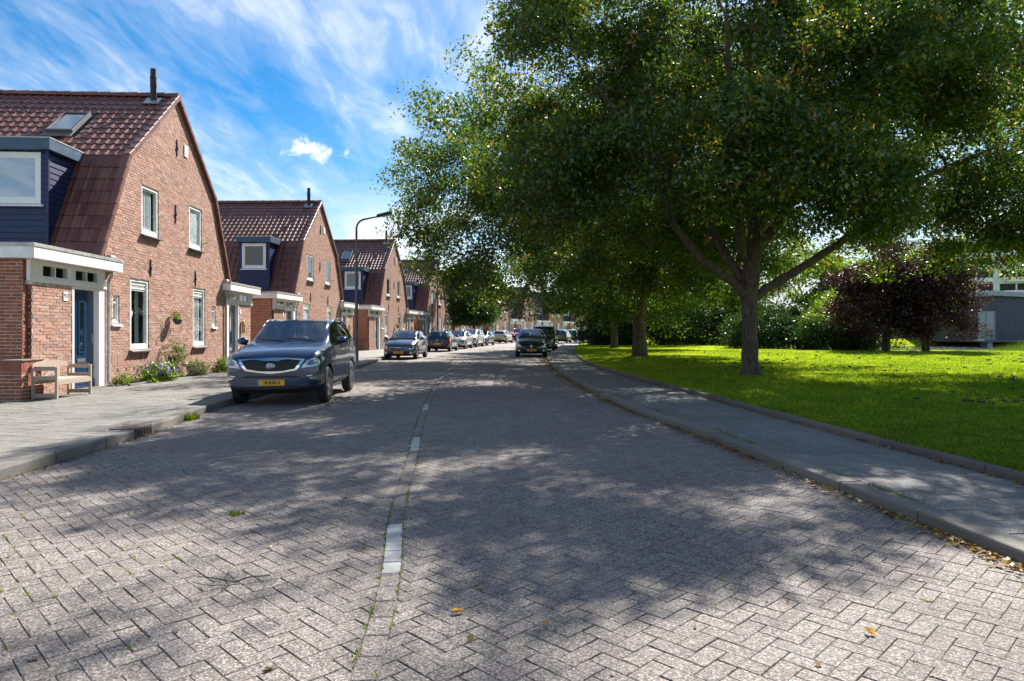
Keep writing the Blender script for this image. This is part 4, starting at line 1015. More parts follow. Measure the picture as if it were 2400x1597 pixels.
# ------------------------------------------------------------------ bench by the door
def bench():
    b = empty('wooden_bench', (-9.66, 14.32, zleft(-9.4, 14.3)-.01), R(3), 'weathered wooden garden bench with crossed back beside the blue door', 'bench')
    W2, D2 = .60, .46                                   # half length (y), depth (x)
    for sy in (-1, 1):
        for x, h in ((0, .62), (D2, .66)):
            MB().obox((x, sy*W2, h/2), (.045, .045, h), bev=.004).build('leg', M['wood'], b)
        for z, hh in ((.63, .085), (.44, .085), (.085, .085)):
            m = MB(); m.obox((D2/2, sy*W2, z), (D2-.046, .028, hh), bev=.003); m.build('armrest' if z > .6 else 'side_rail', M['wood'], b)
    for k in range(4): MB().obox((.07+k*.112, 0, .405), (.104, W2*2-.02, .022), bev=.003).build('seat_slat', M['wood'], b)
    MB().obox((D2+.012, 0, .345), (.024, W2*2-.05, .10), bev=.003).build('seat_apron', M['wood'], b)
    MB().obox((.0, 0, .345), (.024, W2*2-.05, .07), bev=.003).build('seat_apron', M['wood'], b)
    n = 14; t = MB(); up = [(-W2+2*W2*k/n, .70+.085*math.sin(math.pi*k/n)**.6) for k in range(n+1)]
    t.prism([(-W2, .64), (W2, .64)]+up[::-1], 'x', -.035, -.007); t.build('back_rail', M['wood'], b)
    for y in (-.28, .28): MB().obox((-.02, y, .53), (.022, .05, .24)).build('back_post', M['wood'], b)
    for sgn in (-1, 1):
        a = math.atan2(.2, .5)*sgn; Rm = Matrix.Rotation(a, 3, 'X'); MB().obox((-.018+.006*sgn, 0, .53), (.012, .54, .045), Rm).build('cross_slat', M['wood'], b)
    return b
bench()
# ------------------------------------------------------------------ cars
PAINT = {k: carpaint('paint_'+k, c, m) for k, (c, m) in {
 'anthracite': ((.018, .036, .080), .6), 'steelblue': ((.045, .065, .10), .5), 'midnight': ((.008, .016, .035), .4), 'silver': ((.50, .51, .52), .7), 'pearl': ((.60, .60, .58), .3),
 'bluegrey': ((.10, .16, .22), .5), 'cream': ((.70, .68, .60), .05), 'red': ((.38, .02, .06), .4), 'black': ((.010, .012, .014), .2), 'darkgrey': ((.07, .075, .085), .5), 'grey': ((.16, .18, .20), .5)}.items()}
def stations(kind):
    """y, zb, zs, zte, zt, wm, ws, wte  (metres; y from the nose)"""
    if kind == 'suv': return dict(L=4.44, H=1.68, wb=(.87, 3.51), wr=.36, S=[
     (0,.34,.66,.74,.78,.66,.64,.60),(.08,.27,.88,.95,.98,.85,.82,.76),(.34,.22,.98,1.06,1.10,.93,.89,.80),(.92,.21,1.08,1.15,1.18,.94,.90,.81),(1.36,.21,1.13,1.19,1.22,.94,.91,.80),
     (2.10,.21,1.15,1.62,1.69,.94,.90,.71),(2.52,.21,1.16,1.65,1.72,.94,.90,.72),(2.60,.21,1.16,1.65,1.72,.94,.90,.72),(3.32,.21,1.19,1.64,1.71,.94,.90,.71),(3.40,.21,1.19,1.635,1.705,.94,.90,.71),
     (3.98,.22,1.24,1.58,1.66,.935,.88,.69),(4.27,.24,1.17,1.22,1.26,.92,.86,.76),(4.40,.28,.98,1.03,1.07,.88,.83,.74),(4.44,.36,.80,.86,.90,.76,.74,.66)])
    if kind == 'hatch': return dict(L=3.95, H=1.47, wb=(.78, 3.30), wr=.31, S=[
     (0,.28,.52,.57,.60,.55,.53,.48),(.09,.20,.68,.73,.76,.74,.71,.63),(.34,.17,.78,.85,.90,.82,.78,.68),(.80,.16,.88,.94,.98,.845,.81,.70),(1.10,.16,.95,1.0,1.04,.85,.82,.69),
     (1.92,.16,.98,1.39,1.45,.85,.82,.62),(2.20,.16,1.0,1.41,1.475,.85,.82,.63),(2.27,.16,1.0,1.41,1.475,.85,.82,.63),(2.95,.16,1.03,1.40,1.46,.85,.81,.62),(3.02,.16,1.03,1.395,1.455,.85,.81,.62),
     (3.52,.18,1.07,1.33,1.40,.85,.80,.60),(3.76,.20,1.0,1.05,1.09,.82,.76,.64),(3.91,.24,.84,.89,.93,.76,.71,.62),(3.95,.32,.66,.72,.76,.64,.62,.55)])
    if kind == 'mpv': return dict(L=4.25, H=1.60, wb=(.82, 3.42), wr=.32, S=[
     (0,.30,.56,.61,.64,.58,.55,.50),(.09,.22,.76,.81,.84,.78,.74,.66),(.32,.18,.87,.95,1.0,.86,.82,.71),(.70,.17,.98,1.05,1.09,.88,.85,.72),(.98,.17,1.04,1.10,1.14,.885,.86,.71),
     (1.90,.17,1.05,1.50,1.56,.885,.86,.66),(2.28,.17,1.06,1.53,1.595,.885,.86,.67),(2.35,.17,1.06,1.53,1.595,.885,.86,.67),(3.1,.17,1.08,1.52,1.59,.885,.855,.66),(3.17,.17,1.08,1.52,1.585,.885,.855,.66),
     (3.88,.19,1.10,1.46,1.53,.88,.84,.65),(4.10,.22,1.05,1.10,1.14,.86,.81,.69),(4.21,.26,.88,.93,.97,.80,.76,.66),(4.25,.34,.70,.76,.80,.68,.66,.58)])
    if kind == 'van': return dict(L=4.38, H=1.82, wb=(.86, 3.55), wr=.33, S=[
     (0,.32,.60,.66,.69,.60,.57,.52),(.09,.24,.82,.87,.90,.80,.77,.69),(.34,.19,.95,1.02,1.06,.88,.84,.73),(.68,.18,1.05,1.11,1.15,.90,.87,.74),(.95,.18,1.10,1.17,1.21,.905,.88,.74),
     (1.65,.18,1.11,1.72,1.77,.905,.87,.66),(2.05,.18,1.11,1.76,1.82,.905,.87,.68),(2.13,.18,1.11,1.76,1.82,.905,.87,.68),(3.1,.18,1.11,1.76,1.82,.905,.87,.68),(3.18,.18,1.11,1.76,1.82,.905,.87,.68),
     (4.20,.2,1.11,1.73,1.79,.90,.86,.68),(4.30,.22,1.05,1.12,1.16,.88,.84,.74),(4.36,.26,.88,.93,.97,.84,.80,.70),(4.38,.34,.70,.76,.80,.72,.70,.62)])
    if kind == 'sedan': return dict(L=4.55, H=1.44, wb=(.88, 3.58), wr=.32, S=[
     (0,.28,.50,.55,.58,.56,.54,.48),(.10,.20,.66,.71,.74,.76,.73,.64),(.40,.17,.76,.83,.87,.86,.82,.70),(1.0,.16,.87,.93,.96,.885,.85,.72),(1.40,.16,.93,.98,1.01,.89,.86,.71),
     (2.18,.16,.95,1.36,1.415,.89,.86,.62),(2.48,.16,.96,1.38,1.44,.89,.86,.63),(2.55,.16,.96,1.38,1.44,.89,.86,.63),(3.10,.16,.98,1.36,1.42,.89,.86,.61),(3.16,.16,.98,1.355,1.415,.89,.86,.61),
     (3.40,.17,.99,1.31,1.37,.885,.85,.59),(3.98,.18,.97,1.02,1.05,.87,.82,.70),(4.46,.22,.90,.94,.97,.80,.76,.68),(4.55,.30,.70,.75,.79,.68,.66,.58)])
def body_mesh(kind, D):
    S = D['S']; V = []; F = []; MI = []; NR = 14
    for (y, zb, zs, zte, zt, wm, ws, wte) in S:
        h = [(0, zb), (wm*.82, zb), (wm*.975, zb+(zs-zb)*.20), (wm, zb+(zs-zb)*.62), (ws, zs), (wte, zte), (wte*.90, zte+(zt-zte)*.45), (0, zt)]
        ring = h+[(-x, z) for (x, z) in h[1:7]][::-1]
        V += [(x, y, z) for (x, z) in ring]
    n = len(S); crease = {}
    def cr(a, b, v): crease[(min(a, b), max(a, b))] = v
    for i in range(n-1):
        for k in range(NR):
            k2 = (k+1) % NR; seg = k if k < 7 else 13-k
            F.append((i*NR+k, i*NR+k2, (i+1)*NR+k2, (i+1)*NR+k)); m = 0
            if seg in (0,): m = 1
            if seg == 1: m = 1
            if seg == 4:
                if i in (4, 5): m = 3 if k < 7 else 4
                elif i == 7: m = 5 if k < 7 else 6
                elif i == 9: m = (7 if k < 7 else 8)
                elif i in (6, 8): m = {(6, True): 10, (6, False): 12, (8, True): 13, (8, False): 14}[(i, k < 7)]
            if seg == 6:
                if i == 4: m = 2
                if i == 10: m = 9
            if kind == 'van' and i in (7, 9) and seg == 4 and D.get('panel'): m = 0
            MI.append(m)
            if m in (3, 4, 5, 6, 7, 8, 2, 9):
                for a, b in ((i*NR+k, i*NR+k2), ((i+1)*NR+k, (i+1)*NR+k2)): cr(a, b, 1.0)
                if seg == 4:
                    for r in (k, k2): cr(i*NR+r, (i+1)*NR+r, 1.0)
                if seg == 6:
                    e = k if k < 7 else k2
                    cr(i*NR+e, (i+1)*NR+e, 1.0)
            if seg == 2 and 1 < i < n-2: pass
    for (b, rev) in ((0, False), ((n-1)*NR, True)):
        for k in range(1, 6): q = (b+k, b+k+1, b+NR-k-1, b+NR-k); F.append(q if rev else q[::-1]); MI.append(1 if k == 1 else 0)
        for tri in ((b, b+1, b+NR-1), (b+7, b+NR-6, b+6) if False else (b+6, b+7, b+8)): F.append(tri if rev else tri[::-1]); MI.append(0)
    me = bpy.data.meshes.new('cage'); me.from_pydata(V, [], F); me.polygons.foreach_set('material_index', MI)
    for k in range(16): me.materials.append(M['black'])
    corner = set()
    for f, m in zip(F, MI):
        if 2 <= m <= 9: corner.update(v for v in f if v % NR not in (0, 7))
    av = me.attributes.new('crease_vert', 'FLOAT', 'POINT')
    for v in corner: av.data[v].value = 1.0
    for i in range(1, n-1):                            # pressed lines: bonnet shoulder and belt line
        for r in (5, 9):
            if i < 4: crease.setdefault((i*NR+r, (i+1)*NR+r), .45)
        for r in (4, 10):
            if i < n-2: crease.setdefault((i*NR+r, (i+1)*NR+r), .35)
        for r in (2, 12):
            if 1 < i < n-3: crease.setdefault((i*NR+r, (i+1)*NR+r), .5)
    at = me.attributes.new('crease_edge', 'FLOAT', 'EDGE')
    for e in me.edges:
        v = crease.get((min(e.vertices), max(e.vertices)))
        if v: at.data[e.index].value = v
    bm = bmesh.new(); bm.from_mesh(me); bmesh.ops.recalc_face_normals(bm, faces=bm.faces); bm.to_mesh(me); bm.free()
    ob = bpy.data.objects.new('cage', me); COL.objects.link(ob)
    sb = ob.modifiers.new('s', 'SUBSURF'); sb.levels = sb.render_levels = 3
    ct = MB(); r = D['wr']+.055; wmx = max(q[5] for q in S)
    for y in D['wb']:
        for s in (-1, 1): ct.lathe([(0,0),(r,0),(r,.42),(0,.42)], 28, 'x', (s*(wmx-.26) if s > 0 else -(wmx-.26)-.42, y, D['wr']+.01))
    cm = ct.mesh('cut', None); bm = bmesh.new(); bm.from_mesh(cm); bmesh.ops.remove_doubles(bm, verts=bm.verts, dist=1e-4); bmesh.ops.recalc_face_normals(bm, faces=bm.faces)
    for f in bm.faces: f.material_index = 11
    bm.to_mesh(cm); bm.free()
    for k in range(16): cm.materials.append(M['black'])
    co = bpy.data.objects.new('cut', cm); COL.objects.link(co)
    bo = ob.modifiers.new('b', 'BOOLEAN'); bo.operation = 'DIFFERENCE'; bo.object = co; bo.solver = 'EXACT'; bo.material_mode = 'INDEX'
    dg = bpy.context.evaluated_depsgraph_get(); ev = ob.evaluated_get(dg); res = bpy.data.meshes.new_from_object(ev)
    bpy.data.objects.remove(ob); bpy.data.objects.remove(co)
    return res
def split_mesh(me):
    """mesh -> {material index: (verts, faces)}"""
    co = [tuple(v.co) for v in me.vertices]; out = {}
    for p in me.polygons:
        d = out.setdefault(p.material_index, ({}, [], [])); mp, V, F = d; f = []
        for vi in p.vertices:
            if vi not in mp: mp[vi] = len(V); V.append(co[vi])
            f.append(mp[vi])
        F.append(tuple(f))
    return {k: (v[1], v[2]) for k, v in out.items()}
def car(kind, paint, name, label, tail=False, plate=None, plate_rear=None, style=None, rails=False, dark_rear=False, roof_black=False, cat='car'):
    D = dict(stations(kind)); D['panel'] = (style == 'panelvan')
    C = empty(name, (0, 0, 0), 0, label, cat, 'cars parked along the street'); me = body_mesh(kind, D); parts = split_mesh(me); yo = -D['L']/2
    bvh = BVHTree.FromPolygons([tuple(v.co) for v in me.vertices], [tuple(p.vertices) for p in me.polygons])
    L, H, S = D['L'], D['H'], D['S']; wm = max(q[5] for q in S)
    def part(idx, nm, mat, off=0.0):
        if idx not in parts: return None
        V, F = parts[idx]; o = MB().add(V, F).build(nm, mat, C, smooth=True); o.location = (0, yo, 0); sharp(o, 40) if idx in (0,) else None; return o
    part(0, 'body', PAINT[paint]); part(1, 'underbody', M['black']); [part(q_, 'window_pillar', M['black']) for q_ in (10, 12, 13, 14)]; part(11, 'wheel_arches', M['black'])
    part(2, 'windscreen', M['car_glass']); part(9, 'rear_window', M['privacy_glass' if dark_rear else 'car_glass'])
    for k in range(3, 9): part(k, 'side_window', M['privacy_glass'] if (k > 4 and dark_rear) else M['car_glass'])
    def snap(o, d, off):
        h = bvh.ray_cast(Vector(o), Vector(d))
        if h[0] is None: return None
        return h[0]-Vector(d).normalized()*off
    def patch(nm, mat, top, bot, side='front', nu=14, nv=5, off=.006, parent=C, thick=.012, ang=True, smooth=True):
        """surface patch between two polylines given as (a, z): a = lateral metres (front/rear) or y (sides)"""
        V = []; ok = True
        def interp(pl, t):
            xs = [q[0] for q in pl]; k = t*(len(pl)-1); i = min(len(pl)-2, int(k)); f = k-i
            return pl[i][0]*(1-f)+pl[i+1][0]*f, pl[i][1]*(1-f)+pl[i+1][1]*f
        for layer in (0, 1):
            o_ = off if layer == 0 else -thick
            for j in range(nv+1):
                for i in range(nu+1):
                    a0, z0 = interp(top, i/nu); a1, z1 = interp(bot, i/nu); t = j/nv; a = a0*(1-t)+a1*t; z = z0*(1-t)+z1*t
                    if side in ('front', 'rear'):
                        R0 = 1.25; yc = R0 if side == 'front' else L-R0; sg = -1 if side == 'front' else 1; th = a/(wm+.22) if ang else 0
                        if ang:
                            d = Vector((-math.sin(th), -sg*math.cos(th), 0)); o3 = Vector((0, yc, z))-d*4
                            # aim at the axis; a is arc length on the nose
                        else: d = Vector((0, -sg, 0)); o3 = Vector((a, yc+sg*4, z))
                    elif side in ('left', 'right'):
                        sx = -1 if side == 'left' else 1; d = Vector((-sx, 0, 0)); o3 = Vector((sx*4, a, z))
                    elif side == 'top': d = Vector((0, 0, -1)); o3 = Vector((a, z, 4))
                    p = snap(o3, d, o_)
                    if p is None: p = Vector(V[-1]) if V else Vector((0, 0, 0)); ok = False
                    V.append(tuple(p))
        w_ = nu+1; F = []; B = w_*(nv+1)
        for j in range(nv):
            for i in range(nu): a = j*w_+i; F += [(a, a+1, a+w_+1, a+w_)]
        ring = [i for i in range(w_)]+[j*w_+nu for j in range(1, nv+1)]+[nv*w_+i for i in range(nu-1, -1, -1)]+[j*w_ for j in range(nv-1, 0, -1)]
        for k in range(len(ring)): a, b = ring[k], ring[(k+1) % len(ring)]; F.append((a, b, b+B, a+B))
        o = MB().add(V, F).build(nm, mat, parent, smooth=False); 
        if parent is C: o.location = (0, yo, 0)
        sharp(o, 50); return o
    def onto(a, z, side='front', off=.01):
        sg = -1 if side == 'front' else 1; return snap((a, 4*sg+(0 if side == 'front' else L), z), (0, -sg, 0), off)
    # wheels
    for y in D['wb']:
        for s in (-1, 1):
            wr = D['wr']; wh = empty('wheel', (s*(wm-.115), y+yo, wr)); wh.parent = C; t = MB()
            hw = .10; t.lathe([(wr*.63,-hw),(wr*.82,-hw-.004),(wr*.95,-hw*.9),(wr,-hw*.65),(wr,hw*.65),(wr*.95,hw*.9),(wr*.82,hw+.004),(wr*.63,hw)], 32, 'x'); sharp(t.build('tyre', M['tyre'], wh), 30)
            m = MB(); x = s*hw; m.lathe([(wr*.66,x*.2),(wr*.66,x*.98),(wr*.60,x*.9),(wr*.59,x*.2)], 28, 'x')
            m.lathe([(0,x*.86),(wr*.16,x*.84),(wr*.17,x*.5)], 14, 'x')
            for k in range(5 if kind == 'suv' else 7):
                a = 2*math.pi*k/(5 if kind == 'suv' else 7)+.3; Rm = Matrix.Rotation(a, 3, 'X'); 
                m.add([Rm @ Vector(q) for q in ((x*.85,-.03,wr*.12),(x*.85,.03,wr*.12),(x*.9,.022,wr*.62),(x*.9,-.022,wr*.62),(x*.5,-.03,wr*.12),(x*.5,.03,wr*.12),(x*.6,.022,wr*.62),(x*.6,-.022,wr*.62))], [(0,1,2,3),(0,3,7,4),(1,2,6,5)])
            sharp(m.build('rim', M['rim'], wh), 40)
            hb = MB(); hb.lathe([(0,x*.15),(wr*.6,x*.15)], 20, 'x'); hb.build('brake_disc', M['interior'], wh)
    # mirrors
    ys, zs = S[4][0]+.28, S[4][2]+.06
    for s in (-1, 1):
        m = MB(); c = Vector((s*(S[4][6]+.13), ys+yo, zs+.05)); n = 10
        prof = [(0,-.085),(.055,-.075),(.085,-.03),(.09,.02),(.08,.05)]
        V0 = len(m.v); m.lathe([(r, h) for r, h in prof], 14, 'y'); m.v = [(c.x+q[0]*1.25, c.y+q[1], c.z+q[2]*.95) for q in m.v]
        mr = m.build('mirror', PAINT[paint], C, smooth=True)
        g_ = MB(); g_.lathe([(0,.049),(.078,.05)], 14, 'y'); g_.v = [(c.x+q[0]*1.25, c.y+q[1], c.z+q[2]*.95) for q in g_.v]; g_.tube([(c.x, c.y, c.z-.05), (c.x-s*.15, c.y-.02, c.z-.09)], .025, 8); g_.build('mirror_arm', M['black'], mr)
    # interior: dashboard, seats, wheel
    it = MB(); it.obox((0, S[4][0]+.28+yo, S[4][2]-.16), (1.3, .42, .24), bev=.05); it.obox((0, (S[4][0]+S[10][0])/2+yo, .48), (1.45, S[10][0]-S[4][0], .1)); it.obox((0, S[4][0]-.05+yo, .75), (1.4, .06, .6)); it.build('dashboard', M['interior'], C)
    for y in (S[5][0]+.28, S[8][0]+.05):
        for x in (-.36, .36):
            m = MB(); m.obox((x, y+yo-.22, .66), (.48, .5, .2), bev=.05); m.obox((x, y+yo+.05, .98), (.46, .13, .62), Matrix.Rotation(-.2, 3, 'X'), bev=.05); m.obox((x, y+yo+.14, H-.22), (.26, .1, .16), bev=.035); m.build('car_seat', M['interior'], C)
    sw = MB(); ring = [Vector((.36+.17*math.cos(a), S[4][0]+.62+yo+.17*math.sin(a)*.35, S[4][2]-.02+.17*math.sin(a))) for a in [k*math.pi/8 for k in range(17)]]; sw.tube(ring, .013, 6, cap=False); sw.build('steering_wheel', M['interior'], C, smooth=True)
    rm = MB(); rm.obox((0, S[5][0]-.1+yo, S[5][4]-.12), (.22, .04, .065), bev=.012); rm.build('rear_view_mirror', M['black'], C)
    # wipers
    for (xa, xb) in ((.55, -.05), (-.10, -.66)):
        w_ = MB(); pts = []
        for k in range(6):
            t_ = k/5; p = snap((xa+(xb-xa)*t_, S[4][0]+.03+.10*t_, 3), (0, 0, -1), -.012) 
            if p: pts.append(Vector((p.x, p.y+yo, p.z+.03)))
        if len(pts) > 1: w_.tube(pts, .008, 5); w_.build('wiper', M['black'], C)
    # door seams and handles
    for s, sd in ((-1, 'left'), (1, 'right')):
        for y in (S[4][0]+.10, (S[6][0]+S[7][0])/2, S[9][0]-.12):
            zt_ = S[6][2]-.01; patch('door_seam', M['ink'], [(y-.004, zt_), (y+.004, zt_)], [(y-.004, .36), (y+.004, .36)], sd, 1, 10, .0015, thick=.004)
        for y in (S[6][0]-.18, S[8][0]-.10):
            p = snap((s*4, y, S[6][2]-.13), (-s, 0, 0), .02)
            if p: m = MB(); m.obox((p.x, p.y+yo, p.z), (.03, .19, .035), bev=.012); m.build('door_handle', M['chrome'] if kind == 'suv' else PAINT[paint], C)
        if kind == 'suv': patch('sill_cladding', M['black'], [(1.32, .40), (3.05, .40)], [(1.32, .24), (3.05, .24)], sd, 10, 3, .012)
    if rails:
        for s in (-1, 1):
            m = MB(); pts = []
            for k in range(13):
                t_ = k/12; y = S[5][0]+.05+(S[10][0]-S[5][0]-.1)*t_; x = s*(S[6][7]-.005); p = snap((x, y, 4), (0, 0, -1), 0); zr = .055*math.sin(math.pi*min(1, max(0, t_)))**.35
                pts.append(Vector((x, y+yo, p.z+zr)))
            m.tube(pts, .022, 8); m.build('roof_rail', M['rim'], C, smooth=True)
    f = MB()
    zf = S[1][2]                                       # bonnet edge height at the nose
    def plate_at(z, side, text):
        p = onto(0, z, side, .012); sg = -1 if side == 'front' else 1; m = MB(); m.obox((0, p.y+yo+sg*.012, z), (.52, .012, .11), bev=.004); pl_ = m.build('number_plate', M['plate'], C)
        m = MB(); m.obox((sg*.235 if sg > 0 else -.238, p.y+yo+sg*.019, z), (.042, .003, .10)); m.v = [(-abs(v[0]) if side == 'front' else abs(v[0])*-1*-1*-1, v[1], v[2]) for v in m.v] if False else m.v; m.build('plate_band', M['plate_blue'], pl_)
        if text:
            tm = text_mesh(text, .098, M['ink'], 'plate_text', .001, .0025, sx=.86); o = link('plate_text', tm, pl_)
            Rr = Matrix(((1,0,0,0),(0,0,-1,0),(0,1,0,0),(0,0,0,1))) if side == 'front' else Matrix(((-1,0,0,0),(0,0,1,0),(0,1,0,0),(0,0,0,1)))
            o.matrix_local = Matrix.Translation((.018 if side == 'front' else -.018, p.y+yo+sg*.0205, z)) @ Rr
        return pl_
    # ---------- nose
    if kind == 'suv':
        U = .105
        up = lambda pl: [(q[0], q[1]+U) for q in pl]
        gr = patch('grille', M['ink'], up([(-.50,.775),(-.2,.80),(.2,.80),(.50,.775)]), up([(-.40,.62),(-.2,.575),(.2,.575),(.40,.62)]), nu=22, nv=6, off=.004)
        for k in range(4): z = .60+.042*k+U; w2 = .40+.028*k; patch('grille_slat', M['black'], [(-w2, z+.012), (w2, z+.012)], [(-w2, z), (w2, z)], nu=18, nv=1, off=.014, parent=C)
        ch = up([(-.56,.80),(-.30,.825),(-.12,.835),(.12,.835),(.30,.825),(.56,.80)]); ci = up([(-.50,.78),(-.30,.803),(-.12,.775),(.12,.775),(.30,.803),(.50,.78)])
        patch('grille_trim', M['chrome'], ch, ci, nu=30, nv=3, off=.022)
        patch('grille_trim', M['chrome'], up([(-.40,.622),(-.2,.578),(0,.572),(.2,.578),(.40,.622)]), up([(-.42,.590),(-.2,.550),(0,.528),(.2,.550),(.42,.590)]), nu=30, nv=2, off=.022)
        for s in (-1, 1): patch('grille_trim', M['chrome'], up([(s*.56,.80),(s*.495,.775)]), up([(s*.425,.592),(s*.395,.622)]), nu=2, nv=8, off=.022)
        ez = .672+U; p = onto(0, ez, 'front', .0); eb = MB(); eb.lathe([(0,-.035),(.078,-.032),(.086,-.024),(.086,0)], 32, 'y', (0, 0, 0)); eb.v = [(v[0], v[1]+p.y+yo, v[2]*.62+ez) for v in eb.v]; em = eb.build('emblem', M['chrome'], C); sharp(em, 30)
        ei = MB(); ei.lathe([(0,-.037),(.074,-.034)], 32, 'y'); ei.v = [(v[0], v[1]+p.y+yo, v[2]*.60+ez) for v in ei.v]; ei.build('emblem_ground', M['door_dark'], em)
        o = link('emblem_letters', text_mesh('KIA', .062, M['white'], 'emblem_letters', .002, .002, sx=1.15), em); o.matrix_local = Matrix.Translation((0, p.y+yo-.039, ez)) @ Matrix(((1,0,0,0),(0,0,-1,0),(0,1,0,0),(0,0,0,1)))
        for s in (-1, 1):
            top = up([(s*.585,.775),(s*.74,.835),(s*.90,.885),(s*1.04,.915)]); bot = up([(s*.50,.635),(s*.70,.665),(s*.90,.715),(s*1.06,.81)])
            hl = patch('headlight', M['reflector'], top, bot, nu=16, nv=6, off=.004)
            patch('headlight_shade', M['ink'], up([(s*.62,.765),(s*.78,.825),(s*.98,.88)]), up([(s*.58,.665),(s*.78,.70),(s*.98,.79)]), nu=12, nv=4, off=.008, parent=C)
            for a, z, r in ((s*.745,.75+U,.060),(s*.89,.80+U,.048)):
                th = a/(wm+.22); d = Vector((-math.sin(th), math.cos(th), 0)); q = snap(Vector((0, 1.25, z))-d*4, d, .012)
                if q:
                    m = MB(); m.lathe([(0,-.008),(r*.50,-.014),(r*.58,-.004),(r*.80,-.004),(r*.84,-.014),(r,-.012),(r,.02)], 20, 'y'); Rz = Matrix.Rotation(th, 3, 'Z'); m.v = [tuple(Rz @ Vector(v)+Vector((q.x, q.y, q.z))) for v in m.v]; m.build('lamp_bowl', M['chrome'], hl, smooth=True)
            patch('headlight_lens', M['lamp_clear'], top, bot, nu=16, nv=6, off=.034, thick=-.03)
            patch('indicator', M['lamp_orange'], up([(s*.52,.665),(s*.60,.70)]), up([(s*.505,.640),(s*.60,.655)]), nu=3, nv=2, off=.012)
            patch('fog_lamp_bezel', M['black'], up([(s*.58,.475),(s*.74,.50),(s*.93,.52)]), up([(s*.62,.41),(s*.78,.34),(s*.93,.39)]), nu=12, nv=4, off=.006)
            patch('fog_lamp_trim', M['chrome'], up([(s*.58,.487),(s*.74,.512),(s*.90,.53)]), up([(s*.58,.470),(s*.74,.495),(s*.90,.512)]), nu=8, nv=1, off=.018)
            fg = patch('fog_lamp', M['reflector'], up([(s*.60,.455),(s*.74,.482),(s*.88,.50)]), up([(s*.62,.425),(s*.76,.385),(s*.87,.39)]), nu=10, nv=3, off=.016)
        patch('lower_intake', M['ink'], [(-.42,.595),(.42,.595)], [(-.50,.555),(.50,.555)], nu=18, nv=2, off=.006)
        patch('bumper_trim', PAINT[paint], [(-.62,.555),(.62,.555)], [(-.58,.395),(.58,.395)], nu=18, nv=3, off=.009)
        patch('lower_intake', M['ink'], [(-.50,.395),(.50,.395)], [(-.56,.335),(.56,.335)], nu=18, nv=2, off=.012)
        patch('bumper_cladding', M['black'], [(-1.02,.38),(-.70,.335),(0,.332),(.70,.335),(1.02,.38)], [(-.98,.26),(-.6,.25),(0,.25),(.6,.25),(.98,.26)], nu=28, nv=3, off=.014)
        plate_at(.465, 'front', plate)
        dg_ = MB(); dg_.lathe([(0,-.012),(.03,0),(0,.012)], 12, 'y', (-.02, S[5][0]-.16+yo, S[5][4]-.36)); dg_.tube([(-.02, S[5][0]-.14+yo, S[5][4]-.14), (-.02, S[5][0]-.16+yo, S[5][4]-.34)], .003, 4); dg_.build('hanging_charm', M['white'], C)
    else:
        k_ = zf/.68
        if style in ('i20', None, 'panelvan'):
            patch('grille', M['ink'], [(-.36,zf-.075),(.36,zf-.075)], [(-.30,zf-.135),(.30,zf-.135)], nu=14, nv=2, off=.005)
            patch('grille_trim', M['chrome'], [(-.38,zf-.055),(-.1,zf-.075),(.1,zf-.075),(.38,zf-.055)], [(-.36,zf-.08),(-.1,zf-.098),(.1,zf-.098),(.36,zf-.08)], nu=14, nv=1, off=.016)
            patch('lower_intake', M['ink'], [(-.44,.40*k_),(.44,.40*k_)], [(-.30,.26),(.30,.26)], nu=16, nv=4, off=.006)
            p = onto(0, zf-.09, 'front', 0); eb = MB(); eb.lathe([(0,-.03),(.055,-.028),(.06,0)], 20, 'y'); eb.v = [(v[0], v[1]+p.y+yo, v[2]*.6+zf-.09) for v in eb.v]; eb.build('emblem', M['chrome'], C)
        elif style == 'captur':
            patch('grille', M['ink'], [(-.50,zf-.02),(-.15,zf-.10),(.15,zf-.10),(.50,zf-.02)], [(-.40,zf-.10),(-.15,zf-.24),(.15,zf-.24),(.40,zf-.10)], nu=18, nv=4, off=.008)
            patch('lower_intake', M['ink'], [(-.58,.36),(.58,.36)], [(-.50,.25),(.50,.25)], nu=16, nv=3, off=.008)
            p = onto(0, zf-.14, 'front', .03); eb = MB()
            dm = [(0,.105),(.068,0),(0,-.105),(-.068,0)]; di = [(0,.062),(.036,0),(0,-.062),(-.036,0)]; V = [(a, p.y+yo, b+zf-.14) for a, b in dm]+[(a, p.y+yo, b+zf-.14) for a, b in di]+[(a, p.y+yo+.03, b+zf-.14) for a, b in dm]
            eb.add(V, [(i, (i+1) % 4, 4+(i+1) % 4, 4+i) for i in range(4)]+[(i, (i+1) % 4, 8+(i+1) % 4, 8+i) for i in range(4)]).build('emblem', M['chrome'], C)
            for s in (-1, 1): 
                for tp, bt in (([(s*.60,.50),(s*.86,.47)], [(s*.60,.475),(s*.86,.445)]), ([(s*.60,.36),(s*.86,.34)], [(s*.60,.335),(s*.86,.315)]), ([(s*.84,.47),(s*.87,.47)], [(s*.84,.34),(s*.87,.34)])): patch('lamp_surround', M['chrome'], tp, bt, nu=4, nv=2, off=.014)
        for s in (-1, 1):
            top = [(s*.46,zf-.03),(s*.62,zf+.03),(s*.80,zf+.11),(s*.90,zf+.13)]; bot = [(s*.44,zf-.15),(s*.62,zf-.15),(s*.80,zf-.10),(s*.92,zf+.02)]
            patch('headlight', M['reflector'], top, bot, nu=12, nv=4, off=.006); patch('headlight_lens', M['lamp_clear'], top, bot, nu=12, nv=4, off=.022, thick=-.018)
            p = snap((s*.62, -4, .34*k_), (0, 1, 0), -.002)
            if p: m = MB(); m.lathe([(0,-.02),(.045,-.012),(.055,-.02),(.058,.02)], 16, 'y', (p.x, p.y+yo, p.z)); m.build('fog_lamp', M['reflector'], C, smooth=True)
        plate_at(.36*k_, 'front', plate)
